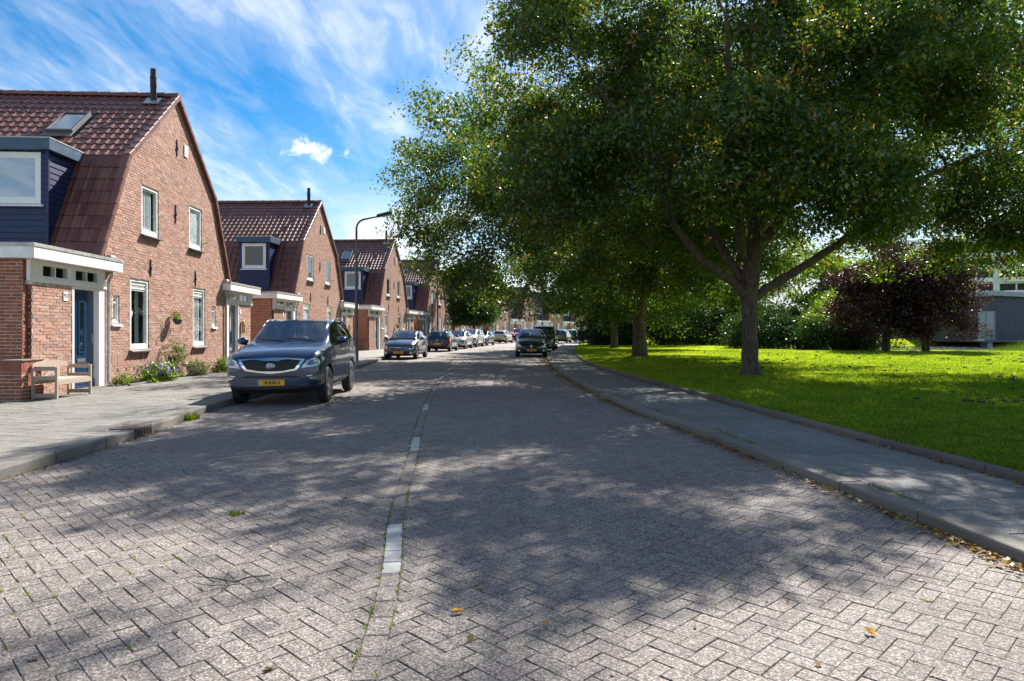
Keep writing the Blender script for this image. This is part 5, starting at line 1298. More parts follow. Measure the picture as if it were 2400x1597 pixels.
    # ---------- tail
    zr = S[11][2]; zl = S[12][2]
    for s in (-1, 1):
        if kind in ('mpv', 'van'): tp, bt = [(s*.72,zr-.02),(s*.93,zr+.0)], [(s*.70,zl-.18),(s*.93,zl-.18)]
        else: tp, bt = [(s*.50,zl+.02),(s*.72,zl+.07),(s*.92,zl+.10)], [(s*.54,zl-.10),(s*.72,zl-.17),(s*.92,zl-.12)]
        patch('tail_light', M['lamp_red'], tp, bt, 'rear', nu=8, nv=6, off=.012)
        patch('rear_reflector', M['lamp_red'], [(s*.58,.40),(s*.76,.40)], [(s*.58,.36),(s*.76,.36)], 'rear', nu=4, nv=1, off=.008)
    patch('rear_bumper', M['black'], [(-.62,.42),(.62,.42)], [(-.66,.26),(.66,.26)], 'rear', nu=14, nv=3, off=.008)
    patch('rear_badge', M['chrome'], [(-.04,zl-.02),(.04,zl-.02)], [(-.04,zl-.08),(.04,zl-.08)], 'rear', nu=2, nv=2, off=.01, ang=False)
    plate_at(.53 if kind != 'mpv' else .62, 'rear', plate_rear)
    return C
def put(c, x, y, head, facing, z=.004, roll=0):
    """facing 'cam': nose towards the camera; (x, y) is the middle of the near bumper; head = heading in degrees clockwise from +Y"""
    Lh = [o for o in c.children if o.name.startswith('body')][0]; L = -Lh.location.y
    h = R(head); c.location = (x+math.sin(h)*L, y+math.cos(h)*L, z); c.rotation_euler = (0, R(roll), -h+(0 if facing == 'cam' else math.pi))
def copy_car(src, label, name=None, paint=None):
    c = copy_tree(src); c['label'] = label
    def rec(o):
        if o.type == 'MESH' and paint:
            for i, sl in enumerate(o.material_slots):
                if sl.material and sl.material.name.startswith('paint_'): sl.link = 'OBJECT'; sl.material = PAINT[paint]
        for k in o.children: rec(k)
    rec(c); 
    if name: c.name = name
    return c
suv = car('suv', 'anthracite', 'parked_car', 'large dark anthracite off-road style car with chrome grille, plate 18-RSR-5', plate='18-RSR-5', rails=True, dark_rear=True); put(suv, -4.57, 12.95, -3.6, 'cam', roll=-.6)
i20 = car('hatch', 'steelblue', 'parked_car', 'steel blue hatchback facing the camera with plate 16-PKX-5, second car on the house side', plate='16-PKX-5', plate_rear=None); put(i20, -5.66, 33.9, 3.2, 'cam')
ms = copy_car(i20, 'midnight blue hatchback seen from behind with red tail lights, third car on the house side', paint='midnight'); put(ms, -5.12, 46.6, 6, 'away')
c4 = copy_car(i20, 'silver hatchback right behind the midnight blue one', paint='silver'); put(c4, -4.56, 53.2, 8, 'cam')
mpv = car('mpv', 'pearl', 'parked_car', 'pearl silver people carrier, middle one of the pale cars on the house side'); put(mpv, -4.0, 58.6, 9.5, 'cam')
c6 = copy_car(i20, 'blue grey hatchback in front of the clipped square tree', paint='bluegrey'); put(c6, -3.3, 65, 12, 'cam')
c7 = copy_car(i20, 'cream white small hatchback seen from behind past the clipped tree', paint='cream'); put(c7, -1.55, 76.5, 15, 'away')
c8 = copy_car(suv, 'red off-road style car parked beyond the cream white hatchback', paint='red'); put(c8, .25, 84.5, 18, 'cam')
c8b = copy_car(mpv, 'dark car just showing its roof behind the red one', paint='darkgrey'); put(c8b, 2.0, 95, 20, 'cam')
cap = car('hatch', 'black', 'parked_car', 'black crossover facing the camera on the park side, in leaf shade', plate='XS-132-R', style='captur'); put(cap, 1.06, 37.4, 1.5, 'cam'); cap.scale = (1.05, 1.05, 1.06)
van = car('van', 'black', 'parked_van', 'tall black van parked behind the black crossover on the park side', dark_rear=True, cat='van'); put(van, 2.0, 46.5, 7, 'cam')
c11 = copy_car(mpv, 'dark grey people carrier seen from behind beyond the tall black van', paint='darkgrey'); put(c11, 5.45, 79, 14, 'away')
c12 = copy_car(mpv, 'mid grey people carrier ahead of the dark grey one near the bend', paint='grey'); put(c12, 7.35, 88, 17, 'away')
sed = car('sedan', 'silver', 'parked_car', 'silver saloon seen from behind at the bend beside the dark bush'); put(sed, 13.5, 126, 28, 'away')
c13 = copy_car(suv, 'silver off-road style car facing the camera at the bend, left of the silver saloon', paint='silver'); put(c13, 10.2, 115, 24, 'cam')
c15 = copy_car(i20, 'white hatchback mostly hidden by the dark bush at the bend', paint='cream'); put(c15, 16.8, 133, 30, 'cam')
# ------------------------------------------------------------------ street lamps
def lamp(name, x, y, h, ang, label, arm=1.1):
    t = empty(name, (x, y, .1), ang, label, 'street lamp', 'grey street lamps along the houses'); m = MB()
    m.lathe([(.095,0),(.09,1.1),(.075,1.25),(.065,h*.55),(.048,h-1)], 14); sharp(m.build('pole', M['lamp_post'], t), 60)
    a = MB(); pts = [(0,0,h-1),(0,0,h-.62)]+[(.42*(1-math.cos(q)), 0, h-.62+.42*math.sin(q)) for q in [k*.22 for k in range(1, 7)]]; e = Vector(pts[-1]); pts += [(e.x+arm*.35, 0, e.z+.08), (e.x+arm*.6, 0, e.z+.13)]
    a.tube(pts, [.048]*2+[.042]*6+[.035, .035], 10); a.build('arm', M['lamp_post'], t, smooth=True)
    e = Vector(pts[-1]); Rm = Matrix.Rotation(-.22, 3, 'Y'); hd = MB(); hd.obox(e+Rm @ Vector((.26, 0, .035)), (.66, .22, .13), Rm, bev=.04)
    for k in range(5): hd.obox(e+Rm @ Vector((.10+k*.085, 0, .105)), (.03, .16, .02), Rm, bev=.006)
    head = hd.build('lamp_head', M['black'], t); sh = MB(); sh.obox(e+Rm @ Vector((.33, 0, -.05)), (.40, .17, .06), Rm, bev=.02); sh.build('lamp_glass', plain('lamp_glass_amber', (.45, .38, .30), .15, coat=1), head); return t
lamp('street_lamp', -6.79, 29.8, 6.42, 0, 'nearest grey street lamp with curved arm, standing before the third gable')
lamp('street_lamp', -6.05, 55.5, 7.2, -.1, 'thin street lamp pole in front of the fourth gable')
lamp('street_lamp', -2.05, 84, 6.8, -.2, 'street lamp at the right edge of the clipped square tree')
lamp('street_lamp', 4.9, 110, 6.4, -.3, 'farthest street lamp, above the tall black van')

# ------------------------------------------------------------------ foliage
def leaf_cloud(name, C, n_per, rad, size, mat, parent=None, seed=0, flat=.55, droop=.25, aspect=.5, shell=False, kind=None):
    """C (N,3) clump centres; leaf-sized four-cornered blades scattered about each of them"""
    rs = np.random.RandomState(seed); C = np.asarray(C, np.float32); N = len(C)*n_per; c = np.repeat(C, n_per, 0)
    rr = np.repeat(rad*(.65+.7*rs.rand(len(C))), n_per)[:, None]
    d = rs.normal(0, 1, (N, 3)); d /= np.linalg.norm(d, axis=1)[:, None]+1e-6; d *= (rs.rand(N)**.45)[:, None]
    d[:, 2] *= flat; d[:, 2] -= droop*(d[:, 0]**2+d[:, 1]**2)
    P = c+d*rr
    nrm = d*.35+rs.normal(0, .55, (N, 3))+[0, 0, .55]; nrm /= np.linalg.norm(nrm, axis=1)[:, None]
    a = rs.normal(0, 1, (N, 3))+[0, 0, -.6]; u = a-nrm*np.sum(a*nrm, 1)[:, None]; u /= np.linalg.norm(u, axis=1)[:, None]+1e-6; v = np.cross(nrm, u)
    L = (size*(.55+.9*rs.rand(N)))[:, None]; Wd = L*aspect
    V = np.stack([P-u*L*.5, P+v*Wd*.5-nrm*L*.06, P+u*L*.5-nrm*L*.12, P-v*Wd*.5-nrm*L*.06], 1).reshape(-1, 3)
    F = np.arange(N*4).reshape(-1, 4); me = np_mesh(name, V, F, mat); o = link(name, me, parent); 
    if kind: o['kind'] = kind
    return o
def crown_pts(n, c, r, seed, zmin=None, hollow=.45, lumps=.16, cut=None, boughs=0, bs=1.15, extra=None):
    if boughs:
        B = crown_pts(boughs, c, (r[0]*.93, r[1]*.93, r[2]*.93), seed, zmin, hollow, lumps, cut); rs = np.random.RandomState(seed+5)
        P = B[rs.randint(0, len(B), n)]+rs.normal(0, 1, (n, 3))*[bs*.62, bs*.62, bs*.34]
        if zmin is not None: 
            zz = np.array([zmin(p, np.array(c), np.array(r)) if callable(zmin) else zmin for p in P]); P[:, 2] = np.maximum(P[:, 2], zz-.25)
        if extra is not None: E = np.array(extra); P = np.concatenate([P, E[rs.randint(0, len(E), len(E)*9)]+rs.normal(0, 1, (len(E)*9, 3))*[bs*.62, bs*.62, bs*.34]])
        if cut: P = np.array([p for p in P if not cut(p)])
        return P
    rs = np.random.RandomState(seed); out = []; ph = rs.rand(6)*6.28; c = np.array(c); r = np.array(r)
    while len(out) < n:
        d = rs.normal(0, 1, 3); d /= np.linalg.norm(d); az = math.atan2(d[1], d[0]); k = 1+lumps*(math.sin(3*az+ph[0])*math.cos(2*d[2]+ph[1])+.6*math.sin(5*az+ph[2]+3*d[2])+.5*math.sin(9*az+ph[3])*math.cos(5*d[2]+ph[4]))
        q = rs.rand()**(1/2.4)
        if q < hollow and rs.rand() < .75: continue
        p = c+d*r*q*k*np.array([max(.08, 1-d[2]**2)**(-.27) if d[2] < 0 else 1]*2+[1])
        if zmin is not None and p[2] < (zmin(p, c, r) if callable(zmin) else zmin): continue
        if cut and cut(p): continue
        out.append(p)
    return np.array(out)
def limbs(mb, base_pts, clumps, seed, r_tip=.012, grow=.5, twig_r=.035):
    """connect every clump to the nearest point of the growing skeleton"""
    rs = random.Random(seed); sk = [(Vector(p), r) for p, r in base_pts]; sk_np = [tuple(p) for p, _ in sk]; arr = np.array(sk_np); rad = [r for _, r in sk]
    ctr = arr.mean(0); order = sorted(range(len(clumps)), key=lambda i: float(np.min(np.sum((arr-clumps[i])**2, 1))))
    buf = np.zeros((len(arr)+len(clumps)*3, 3)); buf[:len(arr)] = arr; m = len(arr)
    for i in order:
        c = clumps[i]; dd = np.sum((buf[:m]-c)**2, 1)*(1+.0*dd if False else 1); k = int(np.argmin(dd)); a = Vector(buf[k]); b = Vector(c); dist = (b-a).length
        if dist < .25: continue
        r0 = min(rad[k]*.8, twig_r+dist*.014); mid = a.lerp(b, .5)+Vector((rs.gauss(0, .09), rs.gauss(0, .09), rs.gauss(.04, .09)))*dist; q = a.lerp(mid, .5)+Vector((0, 0, .03))*dist
        mb.tube([a, q, mid, b], [r0, r0*.8, r0*.6, max(r_tip*.6, r0*.3)], 5, cap=False)
        buf[m] = mid; rad.append(r0*.65); m += 1; buf[m] = b; rad.append(max(r_tip, r0*.4)); m += 1
    return mb
def polyline(pts, rads, seg=6, jit=.0, seed=1):
    """smooth polyline with radii; returns list of (point, radius)"""
    P = [Vector(p) for p in pts]; P = [P[0]*2-P[1]]+P+[P[-1]*2-P[-2]]; out = []; rs = random.Random(seed)
    for i in range(1, len(P)-2):
        for k in range(seg):
            t = k/seg; p0, p1, p2, p3 = P[i-1:i+3]
            q = .5*((2*p1)+(p2-p0)*t+(2*p0-5*p1+4*p2-p3)*t*t+(3*p1-p0-3*p2+p3)*t**3); r = rads[i-1]*(1-t)+rads[i]*t
            out.append((q+Vector((rs.gauss(0, jit), rs.gauss(0, jit), rs.gauss(0, jit)))*r, r*(1+rs.gauss(0, .05))))
    out.append((P[-2], rads[-1])); return out
def tube_of(mb, pl_, n=12): mb.tube([p for p, r in pl_], [r for p, r in pl_], n); return mb
TREES = 'trees along the edge of the lawn'
# ---- the big tree on the lawn
bx, by = 6.88, 19.7
T = empty('broadleaf_tree', (bx, by, .12), 0, 'huge spreading tree with forked trunk standing alone on the lawn', 'tree', TREES)
mb = MB(); base = []
def limb(pts, rads, n=10, seg=6, seed=3):
    pl_ = polyline(pts, rads, seg, .10 if n < 15 else .035, seed); tube_of(mb, pl_, n); base.extend(pl_)
limb([(0,0,-.15),(0,0,.06),(0,.02,.35),(-.02,0,1.2),(-.04,0,2.0),(-.03,0,2.5),(.02,0,3.1)], [.36,.30,.25,.222,.215,.245,.23], 18, 7, 1)
limb([(-.05,0,2.15),(-.55,-.1,2.75),(-1.5,-.3,3.4),(-2.3,-.5,4.3),(-2.75,-.8,5.3),(-3.7,-1.3,6.7),(-4.9,-2,8)], [.15,.14,.125,.11,.09,.065,.04])
limb([(-.08,.05,2.35),(-.35,.2,3.1),(-.95,.6,4.3),(-1.25,1.0,5.6),(-1.9,1.7,7.4),(-2.6,2.6,9.4)], [.16,.145,.125,.11,.08,.045])
limb([(.02,0,2.9),(.12,0,4.2),(.10,.15,5.6),(.25,.2,7.2),(.1,.3,9.2),(.3,.3,11.4)], [.23,.18,.145,.12,.09,.05])
limb([(.05,0,2.2),(.45,-.05,2.55),(1.4,-.2,3.15),(2.5,-.4,3.9),(3.5,-.6,4.8),(4.6,-.8,5.6),(6.2,-1.2,6.3)], [.145,.13,.12,.11,.095,.07,.04])
limb([(.1,0,3.6),(.7,-.7,4.6),(1.3,-1.9,6.0),(1.7,-3.4,7.6),(2.3,-4.8,9)], [.16,.14,.11,.08,.04])
limb([(.1,.1,4.0),(1.0,.9,5.2),(2.4,2.0,7.0),(3.6,3.2,8.8)], [.15,.13,.10,.05])
limb([(-.3,-.2,3.4),(-.9,-1.6,4.9),(-1.6,-3.2,6.6),(-2.2,-4.8,8.2)], [.14,.12,.09,.04])
limb([(.12,.1,5.0),(-.9,2.0,6.6),(-1.4,4.2,8.4)], [.13,.10,.05])
limb([(.2,0,6.2),(1.4,-.5,7.8),(2.6,-1.2,9.8)], [.12,.09,.04])
limb([(3.2,-.55,4.55),(3.6,.3,5.3),(4.6,1.3,6.0),(6.0,2.0,6.9)], [.08,.07,.05,.03])
def zmin1(p, c, r):
    rr = math.hypot(p[0]-c[0], p[1]-c[1]); return 4.5-.10*rr if rr < 5.2 else 4.0-.35*(rr-5.2)
def cut1(p):
    # keep the air open around the trunk fork and the bright gap right of it
    if p[0] < -6.9 and p[1] < -.4: return True  # left front of the crown trimmed so its shadow clears the kerb
    return (3.2 < p[0] < 6.0 and p[2] < 6.4 and -6 < p[1] < 6 and abs(p[2]-5.5) < .75 and abs(p[0]-4.4) < .9)
cp = crown_pts(1050, (.35, .45, 8.0), (7.9, 6.9, 5.6), 23, zmin1, .5, .11, cut1, boughs=175, bs=1.15, extra=[(-6.8,1,9.0),(-6.6,1,10.2),(-7.0,1.5,7.8),(-5.8,0,11.2),(-6.7,1,6.5),(-5.2,.5,12.2),(6.3,-1.5,4.4),(7.2,-.5,4.0),(5.6,.8,4.9),(7.8,.6,5.0),(-6.2,-2,5.2)])
limbs(mb, base, cp, 4)
tr = mb.build('trunk', M['bark'], T, smooth=True)
leaf_cloud('crown', cp, 340, .78, .118, M['leaf'], T, 31, .62, .35)
# hanging seed bunches: part of the crown's look
M['seed'] = leafmat('seed_bunch', [(.12, .08, .03), (.20, .14, .05), (.30, .22, .08), (.34, .26, .10)], .35, .03, 1.5)
rs = np.random.RandomState(3); idx = rs.choice(len(cp), 420); sp = cp[idx]+rs.normal(0, .45, (420, 3))
leaf_cloud('seed_bunches', sp, 14, .16, .12, M['seed'], T, 8, 1.6, .0, .35, kind='stuff')
# ---- trees further along the lawn edge
def tree(x, y, h, cr, trunk_r, fork, seed, label, mat, nclump, nper, leaf, off=(0, 0), zlow=3.4, rad=1.1, name='broadleaf_tree', group=TREES, flat=.6, squash=1.0, lump=.14, extra=None):
    t = empty(name, (x, y, .12), 0, label, 'tree', group); m = MB(); base = []; rr = random.Random(seed)
    pl_ = polyline([(0,0,-.15),(0,0,.1),(.02,0,.6),(rr.gauss(0,.05),0,fork*.7),(0,0,fork)], [trunk_r*1.45, trunk_r*1.25, trunk_r, trunk_r*.85, trunk_r*.95], 5, .035, seed); tube_of(m, pl_, 14); base += pl_
    zc = (zlow+h)/2
    for k in range(6):
        a = k*1.05+rr.random()*.6; e = cr*(.35+.35*rr.random()); zt = zlow+(h-zlow)*(.35+.5*rr.random())
        pl_ = polyline([(0,0,fork*.9),(math.cos(a)*e*.25+off[0]*.2, math.sin(a)*e*.25, fork+(zt-fork)*.3),(math.cos(a)*e*.6+off[0]*.5, math.sin(a)*e*.6, fork+(zt-fork)*.65),(math.cos(a)*e+off[0], math.sin(a)*e+off[1], zt)], [trunk_r*.6, trunk_r*.45, trunk_r*.3, trunk_r*.12], 5, .1, seed+k); tube_of(m, pl_, 8); base += pl_
    cp = crown_pts(nclump, (off[0], off[1], zc), (cr, cr, (h-zlow)/2), seed, lambda p, c, r: zlow, .4, lump, boughs=max(12, nclump//5), bs=rad*1.35, extra=extra)
    limbs(m, base, cp, seed, twig_r=.03); m.build('trunk', M['bark'], t, smooth=True); leaf_cloud('crown', cp, nper, rad, leaf, M[mat], t, seed+1, flat, .3); return t
tree(6.4, 34.3, 14.4, 11.0, .34, 2.9, 41, 'second big tree of the row, its crown reaching over the parked cars', 'leaf', 820, 235, .16, (-1.5, 0), 2.9, 1.1, lump=.06, extra=[(-10.6,-.5,6.6),(-10.2,0,5.5),(-9.4,0,4.5),(-11,.5,7.8),(-8.2,-1,3.9),(-7,0,3.4),(-10.6,0,9.2),(-1.5,-2.5,3.8),(1.5,-2.5,3.9),(0,-3,3.7),(3,-3,3.8),(-3.5,-3,3.6)])
tree(7.7, 51.5, 12.8, 7.6, .26, 2.6, 42, 'third tree of the row, dark trunk far back at the lawn edge', 'leaf_mid', 330, 190, .22, (-.8, 0), 2.3, 1.3, extra=[(0,-4,3.0),(-2.5,-4,3.1),(2,-4,2.9),(-5,-3,3.3)])
tree(10.8, 66, 12, 6.6, .3, 3, 43, 'fourth tree of the row, merging into the dark foliage at the bend', 'leaf_mid', 240, 130, .30, (0, 0), 2.4, 1.4)
tree(20.5, 21.8, 13.8, 7.2, .27, 3.2, 47, 'tree at the right edge of the photo with branches hanging in from beyond it', 'leaf', 380, 170, .14, (-1.0, 0), 3.4, .85, lump=.14)
# ---- the clipped square tree on the pavement
t = empty('clipped_tree', (-3.95, 70.8, .12), 0, 'square clipped street tree with dense dark green crown on the house side pavement', 'tree'); m = MB(); base = polyline([(0,0,-.1),(0,0,1),(.03,0,2.4),(0,0,3.4)], [.16,.13,.12,.10], 5); tube_of(m, base, 10)
rs = np.random.RandomState(9); cp = []
while len(cp) < 520:
    p = rs.rand(3)*2-1; 
    if max(abs(p[0])**6+abs(p[1])**6, abs(p[2])) > 1: continue
    if max(abs(p)) < .62 and rs.rand() < .7: continue
    cp.append((p[0]*(2.4-.2*max(0, -p[2]-.5)), p[1]*2.35, 5.1+p[2]*3.0))
cp = np.array(cp); limbs(m, base, cp, 6, twig_r=.03); m.build('trunk', M['bark'], t, smooth=True); leaf_cloud('crown', cp, 120, .62, .19, M['leaf_topiary'], t, 12, .8, .15)
# ---- bushes, hedge and trees behind the lawn
def bush(name, x, y, rx, ry, h, seed, label, mat, ncl, nper, leaf, rad, cat='bush', z0=.1, group=None, zb=.0):
    t = empty(name, (x, y, z0), 0, label, cat, group); cp = crown_pts(ncl, (0, 0, h*.42), (rx, ry, h*.58), seed, lambda p, c, r: zb+.12, .5, .14)
    m = MB(); 
    for k in range(5):
        a = k*1.3; m.tube([(0,0,-.1),(math.cos(a)*rx*.25, math.sin(a)*ry*.25, h*.3),(math.cos(a)*rx*.5, math.sin(a)*ry*.5, h*.6)], [.05,.035,.015], 6)
    m.build('stems', M['bark'], t); leaf_cloud('foliage', cp, nper, rad, leaf, M[mat], t, seed, .8, .15); return t
bush('dark_bush', 8.9, 62, 2.9, 3.0, 3.3, 51, 'dark bush at the bend where the footpath disappears', 'leaf_dark', 190, 120, .17, .65)
HB = 'bushes behind the lawn'
for i, (x, y, rx, ry, h, mat, lab) in enumerate([
 (12.6,63,3.6,2.6,3.4,'leaf_mid','grey green bush behind the second tree trunk'), (17.2,61.5,3.4,2.6,4.0,'leaf_dark','dark glossy bush left of the big trunk'),
 (22.2,58.5,3.6,2.6,4.1,'leaf_dark','dark glossy bush just right of the big trunk'), (26.0,55.5,3.2,2.6,4.4,'leaf_mid','mid green bush beside the bright rounded shrub'),
 (24.6,50.4,3.0,2.2,4.2,'leaf_light','bright rounded shrub catching the sun on its top'), (22.4,47.0,3.6,1.9,2.3,'leaf_dark','low dark laurel hedge under the purple trees'),
 (18.6,49.9,3.4,1.8,2.6,'leaf_dark','low dark laurel hedge left of the bright rounded shrub')]):
    bush('laurel_bush', x, y, rx, ry, h, 60+i, lab, mat, 150, 110, .17 if 'light' not in mat else .15, .75, group=HB)
BT = 'trees beyond the lawn'
for i, (x, y, h, cr, mat, lab) in enumerate([
 (15.5,70,9.5,4.6,'leaf_mid','dim tree behind the bushes, left of the big trunk'), (21.5,67,7.6,4.2,'leaf_light','yellow green young tree showing under the big crown left of its trunk'),
 (28,64,10.2,4.8,'leaf_light','light green tree right of the big trunk'), (33,60,9.6,4.6,'leaf_light','light green maple behind the purple trees'), (12,84,12,6,'leaf_mid','tall dim tree closing the view above the bend'),
 (24,84,11,6,'leaf_mid','tall dim tree far behind the lawn'), (37,74,9.5,5,'leaf_mid','mid green tree behind the purple trees')]):
    tree(x, y, h, cr, .16, 2.2, 80+i, lab, mat, 150, 110, .27, (0, 0), 1.1, 1.05, group=BT)
# purple plum trees
def plum(x, y, h, cr, seed, label, lean):
    t = empty('purple_plum_tree', (x, y, .1), 0, label, 'tree', 'purple leaved trees by the pond'); m = MB(); base = []
    for k in range(4):
        a = k*1.6+seed; pl_ = polyline([(math.cos(a)*.12, math.sin(a)*.1, -.1), (math.cos(a)*.25, math.sin(a)*.2, 1.2), (math.cos(a)*.9+lean*.4, math.sin(a)*.7, 3.0), (math.cos(a)*1.6+lean, math.sin(a)*1.2, 4.6)], [.11,.10,.07,.03], 5, .1, k); tube_of(m, pl_, 8); base += pl_
    cp = crown_pts(360, (lean, 0, h*.54), (cr, cr*.8, h*.47), seed, 1.0, .45, .2, boughs=110, bs=.6); limbs(m, base, cp, seed, twig_r=.025); m.build('trunk', M['bark'], t, smooth=True); leaf_cloud('crown', cp, 110, .72, .15, M['leaf_purple'], t, seed, .8, .2)
plum(24.0, 43.8, 7.0, 3.2, 91, 'purple leaved tree, left of the two by the pond', -.4)
plum(26.2, 43.2, 6.7, 3.0, 92, 'purple leaved tree, right of the two by the pond, nearer the grey hall', .5)
# ---- flower bed at the first house
def shrub(name, x, y, rx, ry, h, ncl, nper, leaf, rad, mat, seed, label, cat, flowers=None, fcount=0, fsize=.03):
    t = empty(name, (x, y, zleft(x, y)), 0, label, cat); cp = crown_pts(ncl, (0, 0, h*.4), (rx, ry, h*.6), seed, .0, .3, .2)
    leaf_cloud('foliage', cp, nper, rad, leaf, M[mat], t, seed, .8, .1)
    m = MB()
    for k in range(6): a = k*1.05; m.tube([(0,0,-.02),(math.cos(a)*rx*.5, math.sin(a)*ry*.5, h*.55)], [.012,.005], 5)
    m.build('stems', M['bark'], t)
    if flowers:
        rs = np.random.RandomState(seed); d = rs.normal(0, 1, (fcount, 3)); d[:, 2] = abs(d[:, 2])*.8+.05; d /= np.linalg.norm(d, axis=1)[:, None]; P = np.array([0, 0, h*.4])+d*[rx*1.02, ry*1.02, h*.64]
        fm = MB()
        for p, dd in zip(P, d):
            n = Vector(dd); q = n.orthogonal().normalized(); b = n.cross(q); c = Vector(p)
            ring = [c+(q*math.cos(k*1.2566)+b*math.sin(k*1.2566))*fsize*.6+n*.006 for k in range(5)]
            fm.add([c]+ring, [(0, 1+k, 1+(k+1) % 5) for k in range(5)])
        fm.build('flowers', M[flowers], t, kind='stuff')
    return t
shrub('geranium_bush', -9.70, 18.75, .40, .85, .52, 90, 60, .055, .14, 'leaf_light', 101, 'bush full of small violet flowers at the brick wall', 'flowering bush', 'flower_purple', 230, .042)
shrub('rose_shrub', -9.98, 20.2, .24, .42, 1.15, 46, 55, .05, .15, 'leaf_mid', 102, 'taller green shrub growing against the wall behind the violet flowers', 'shrub', None)
shrub('lavender_bush', -9.85, 21.35, .30, .45, .50, 60, 70, .05, .13, 'leaf_silver', 103, 'silvery green bush right of the violet flowers', 'shrub', 'flower_purple', 20, .02)
shrub('bellflower_bush', -9.85, 23.4, .30, .75, .46, 60, 60, .055, .13, 'leaf_light', 104, 'green bush with few violet flowers beside the dark blue door', 'flowering bush', 'flower_purple', 40, .035)
shrub('creeping_plant', -9.95, 17.5, .22, .35, .28, 26, 40, .045, .10, 'leaf_light', 105, 'low creeping plant at the left end of the flower bed', 'plant', 'flower_purple', 14, .035)
gr = MB(); rr = random.Random(5)
for k in range(420):
    y = 17.0+rr.random()*1.9; x = -10.14-.055*(y-17)+.05+rr.random()*.28; s = .012+.014*rr.random(); gr.obox((x, y, zleft(x, y)+.01+rr.random()*.02), (s*1.6, s*1.3, s), Matrix.Rotation(rr.random()*6, 3, 'Z') @ Matrix.Rotation(rr.random(), 3, 'X'))
tag(gr.build('gravel', plain('dark_gravel', (.12, .12, .13), .8, var=.45, nscale=30)), 'dark gravel strip at the foot of the brick wall', kind='stuff')
be = MB(); 
be.obox((-9.62, 18.0, zleft(-9.6, 18)+.02), (.06, 1.9, .07), Matrix.Rotation(R(3), 3, 'Z'), bev=.01)
tag(be.build('bed_edging', M['kerb']), 'low stone edging along the gravel strip', 'edging')
def pot(loc, rz, label):
    t = empty('flower_pot', loc, rz, label, 'flower pot', 'half pots of flowers hung on the gable walls'); m = MB(); m.lathe([(0,-.17),(.07,-.15),(.13,-.05),(.15,.02),(.135,.02),(.11,-.03)], 16); m.build('pot', M['sill'], t, smooth=True)
    rs = np.random.RandomState(2); cp = rs.normal(0, 1, (16, 3))*[.09, .11, .06]+[0, 0, .10]; leaf_cloud('foliage', cp, 26, .08, .05, M['leaf_light'], t, 3, .9, .2)
    f = MB(); 
    for k in range(26):
        c = Vector((rr.gauss(0, .09), rr.gauss(0, .12), .16+rr.random()*.10)); f.lathe([(0,-.018),(.022,0),(0,.02)], 6, c=c)
    f.build('flowers', M['flower_red'], t, kind='stuff'); return t
p1 = pot((-10.15, 20.72, 1.80), 0, 'hanging pot of red flowers on the wall of the nearest house')
for (x, y, lab) in ((-10.52, 38.6, 'hanging pot of red flowers on the second gable, behind the large dark car roof'), (-9.18, 55.0, 'hanging pot on the third gable wall beside the lamp pole'), (-1.15, 100.1, 'hanging pot on the gable right of the clipped tree')):
    c = copy_tree(p1); c.location = (x, y, 1.8); c['label'] = lab
# ------------------------------------------------------------------ the hall and flats beyond the pond
Hh = empty('brick_hall', (58, 70, 0), 0, 'low grey brick hall with sloping roof and glazed corner by the pond', 'building')
M['hall_brick'] = plain('hall_brick', (.11, .12, .14), .85, var=.15, nscale=4, bmp=.4, bscale=30); M['hall_trim'] = plain('hall_trim', (.42, .44, .45), .6)
m = MB(); m.prism([(-8.3,.3),(22,.3),(22,3.6),(-8.3,5.0)], 'y', 0, 14); m.build('wall', M['hall_brick'], Hh)
m = MB(); m.prism([(-8.9,5.03),(22.5,3.55),(22.5,4.0),(-8.9,5.5)], 'y', -.4, 14.4); m.build('roof', M['hall_trim'], Hh)
m = MB(); m.box(-11.2,-8.3,.5,.6,.3,3.4); 
gl = MB(); gl.box(-10.4,-8.75,-.35,-.3,.45,3.35); M['teal'] = plain('teal_glazing', (.06, .22, .26), .15, coat=1); fr = gl.build('window', M['teal'], Hh)
fb = MB()
for x in (-10.42,-9.6,-8.77): fb.box(x-.04, x+.04,-.40,-.36,.4,3.4)
for z in (.42,1.3,2.2,3.38): fb.box(-10.4,-8.75,-.405,-.365,z-.04,z+.04)
fb.build('frame', M['hall_trim'], fr); m = MB(); m.box(-12.6,-8.3,0,13,.3,3.0); m.build('low_wing', M['hall_brick'], Hh)
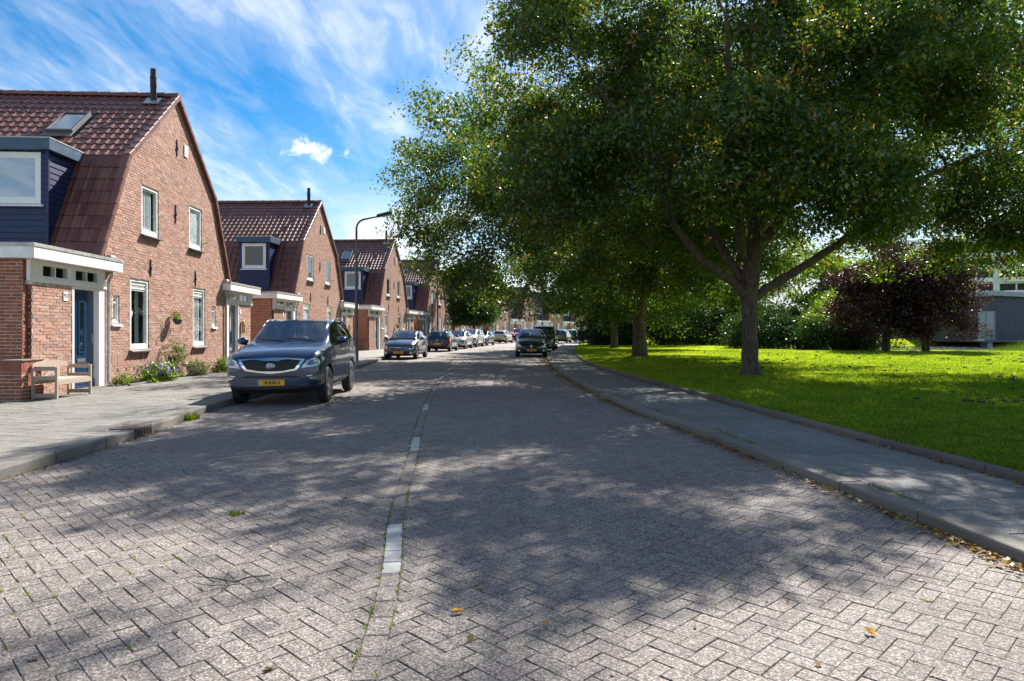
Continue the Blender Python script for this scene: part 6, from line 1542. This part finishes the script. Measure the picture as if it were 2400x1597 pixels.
W_ = empty('pond_walkway', (58, 66.8, 0), 0, 'grey steel walkway with railing over the pond in front of the hall', 'walkway')
MB().box(-12.5,22,0,1.6,.32,.52).build('deck', M['lamp_post'], W_)
for k in range(24): MB().box(-12.5+k*1.45,-12.44+k*1.45,.02,.08,.52,1.42).build('railing_post', M['lamp_post'], W_)
r_ = MB()
for z in (1.42,1.1,.8): r_.box(-12.5,22,.03,.07,z-.02,z+.02)
r_.build('handrail', M['lamp_post'], W_)
for x in (-11,-7,-2.5,2,7,12): MB().box(x-.25,x+.25,.3,1.3,-.7,.32).build('pier', M['hall_trim'], W_)
A = empty('apartment_block', (143, 158, 0), R(-22), 'tall pale block of flats with long balconies glimpsed through the branches', 'building'); M['flat'] = plain('pale_render', (.70, .74, .80), .7, var=.04)
MB().box(-46, 40, 0, 14, -.6, 24.5).build('wall', M['flat'], A)
fw = MB(); fw.box(-1.6, 1.6, -.06, 0, 0, 1.7); wme = fw.mesh('window', M['dim']); bm_ = MB(); bm_.box(-3.0, 3.0, -1.5, 0, 0, .16); bm_.box(-3.0, 3.0, -1.5, -1.42, .16, 1.1); bme = bm_.mesh('balcony', M['flat'])
for fl_ in range(7):
    for k in range(9):
        o = link('window', wme, A, loc=(-40+k*8.2, 0, 1.6+fl_*3.2)); o = link('window', wme, A, loc=(-36.4+k*8.2, 0, 1.6+fl_*3.2)); link('balcony', bme, A, loc=(-38+k*8.2, -.05, .5+fl_*3.2))
# reeds on the pond edge
V = []; F = []; rr = random.Random(8)
for k in range(5200):
    x = 33.2+rr.random()**1.2*12; y = 44.2+rr.random()*3.4; h = (.5+rr.random()*.75)*min(1, (x-32.2)/4); a = rr.random()*6.28; l = h*.35*rr.random(); q = len(V); V += [(x-.012,y,-.3),(x+.012,y,-.3),(x+math.cos(a)*l,y+math.sin(a)*l,.05+h)]; F.append((q,q+1,q+2))
tag(link('reeds', np_mesh('reeds', V, F, M['leaf_mid'])), 'clump of green reeds at the pond edge on the far right', kind='stuff')
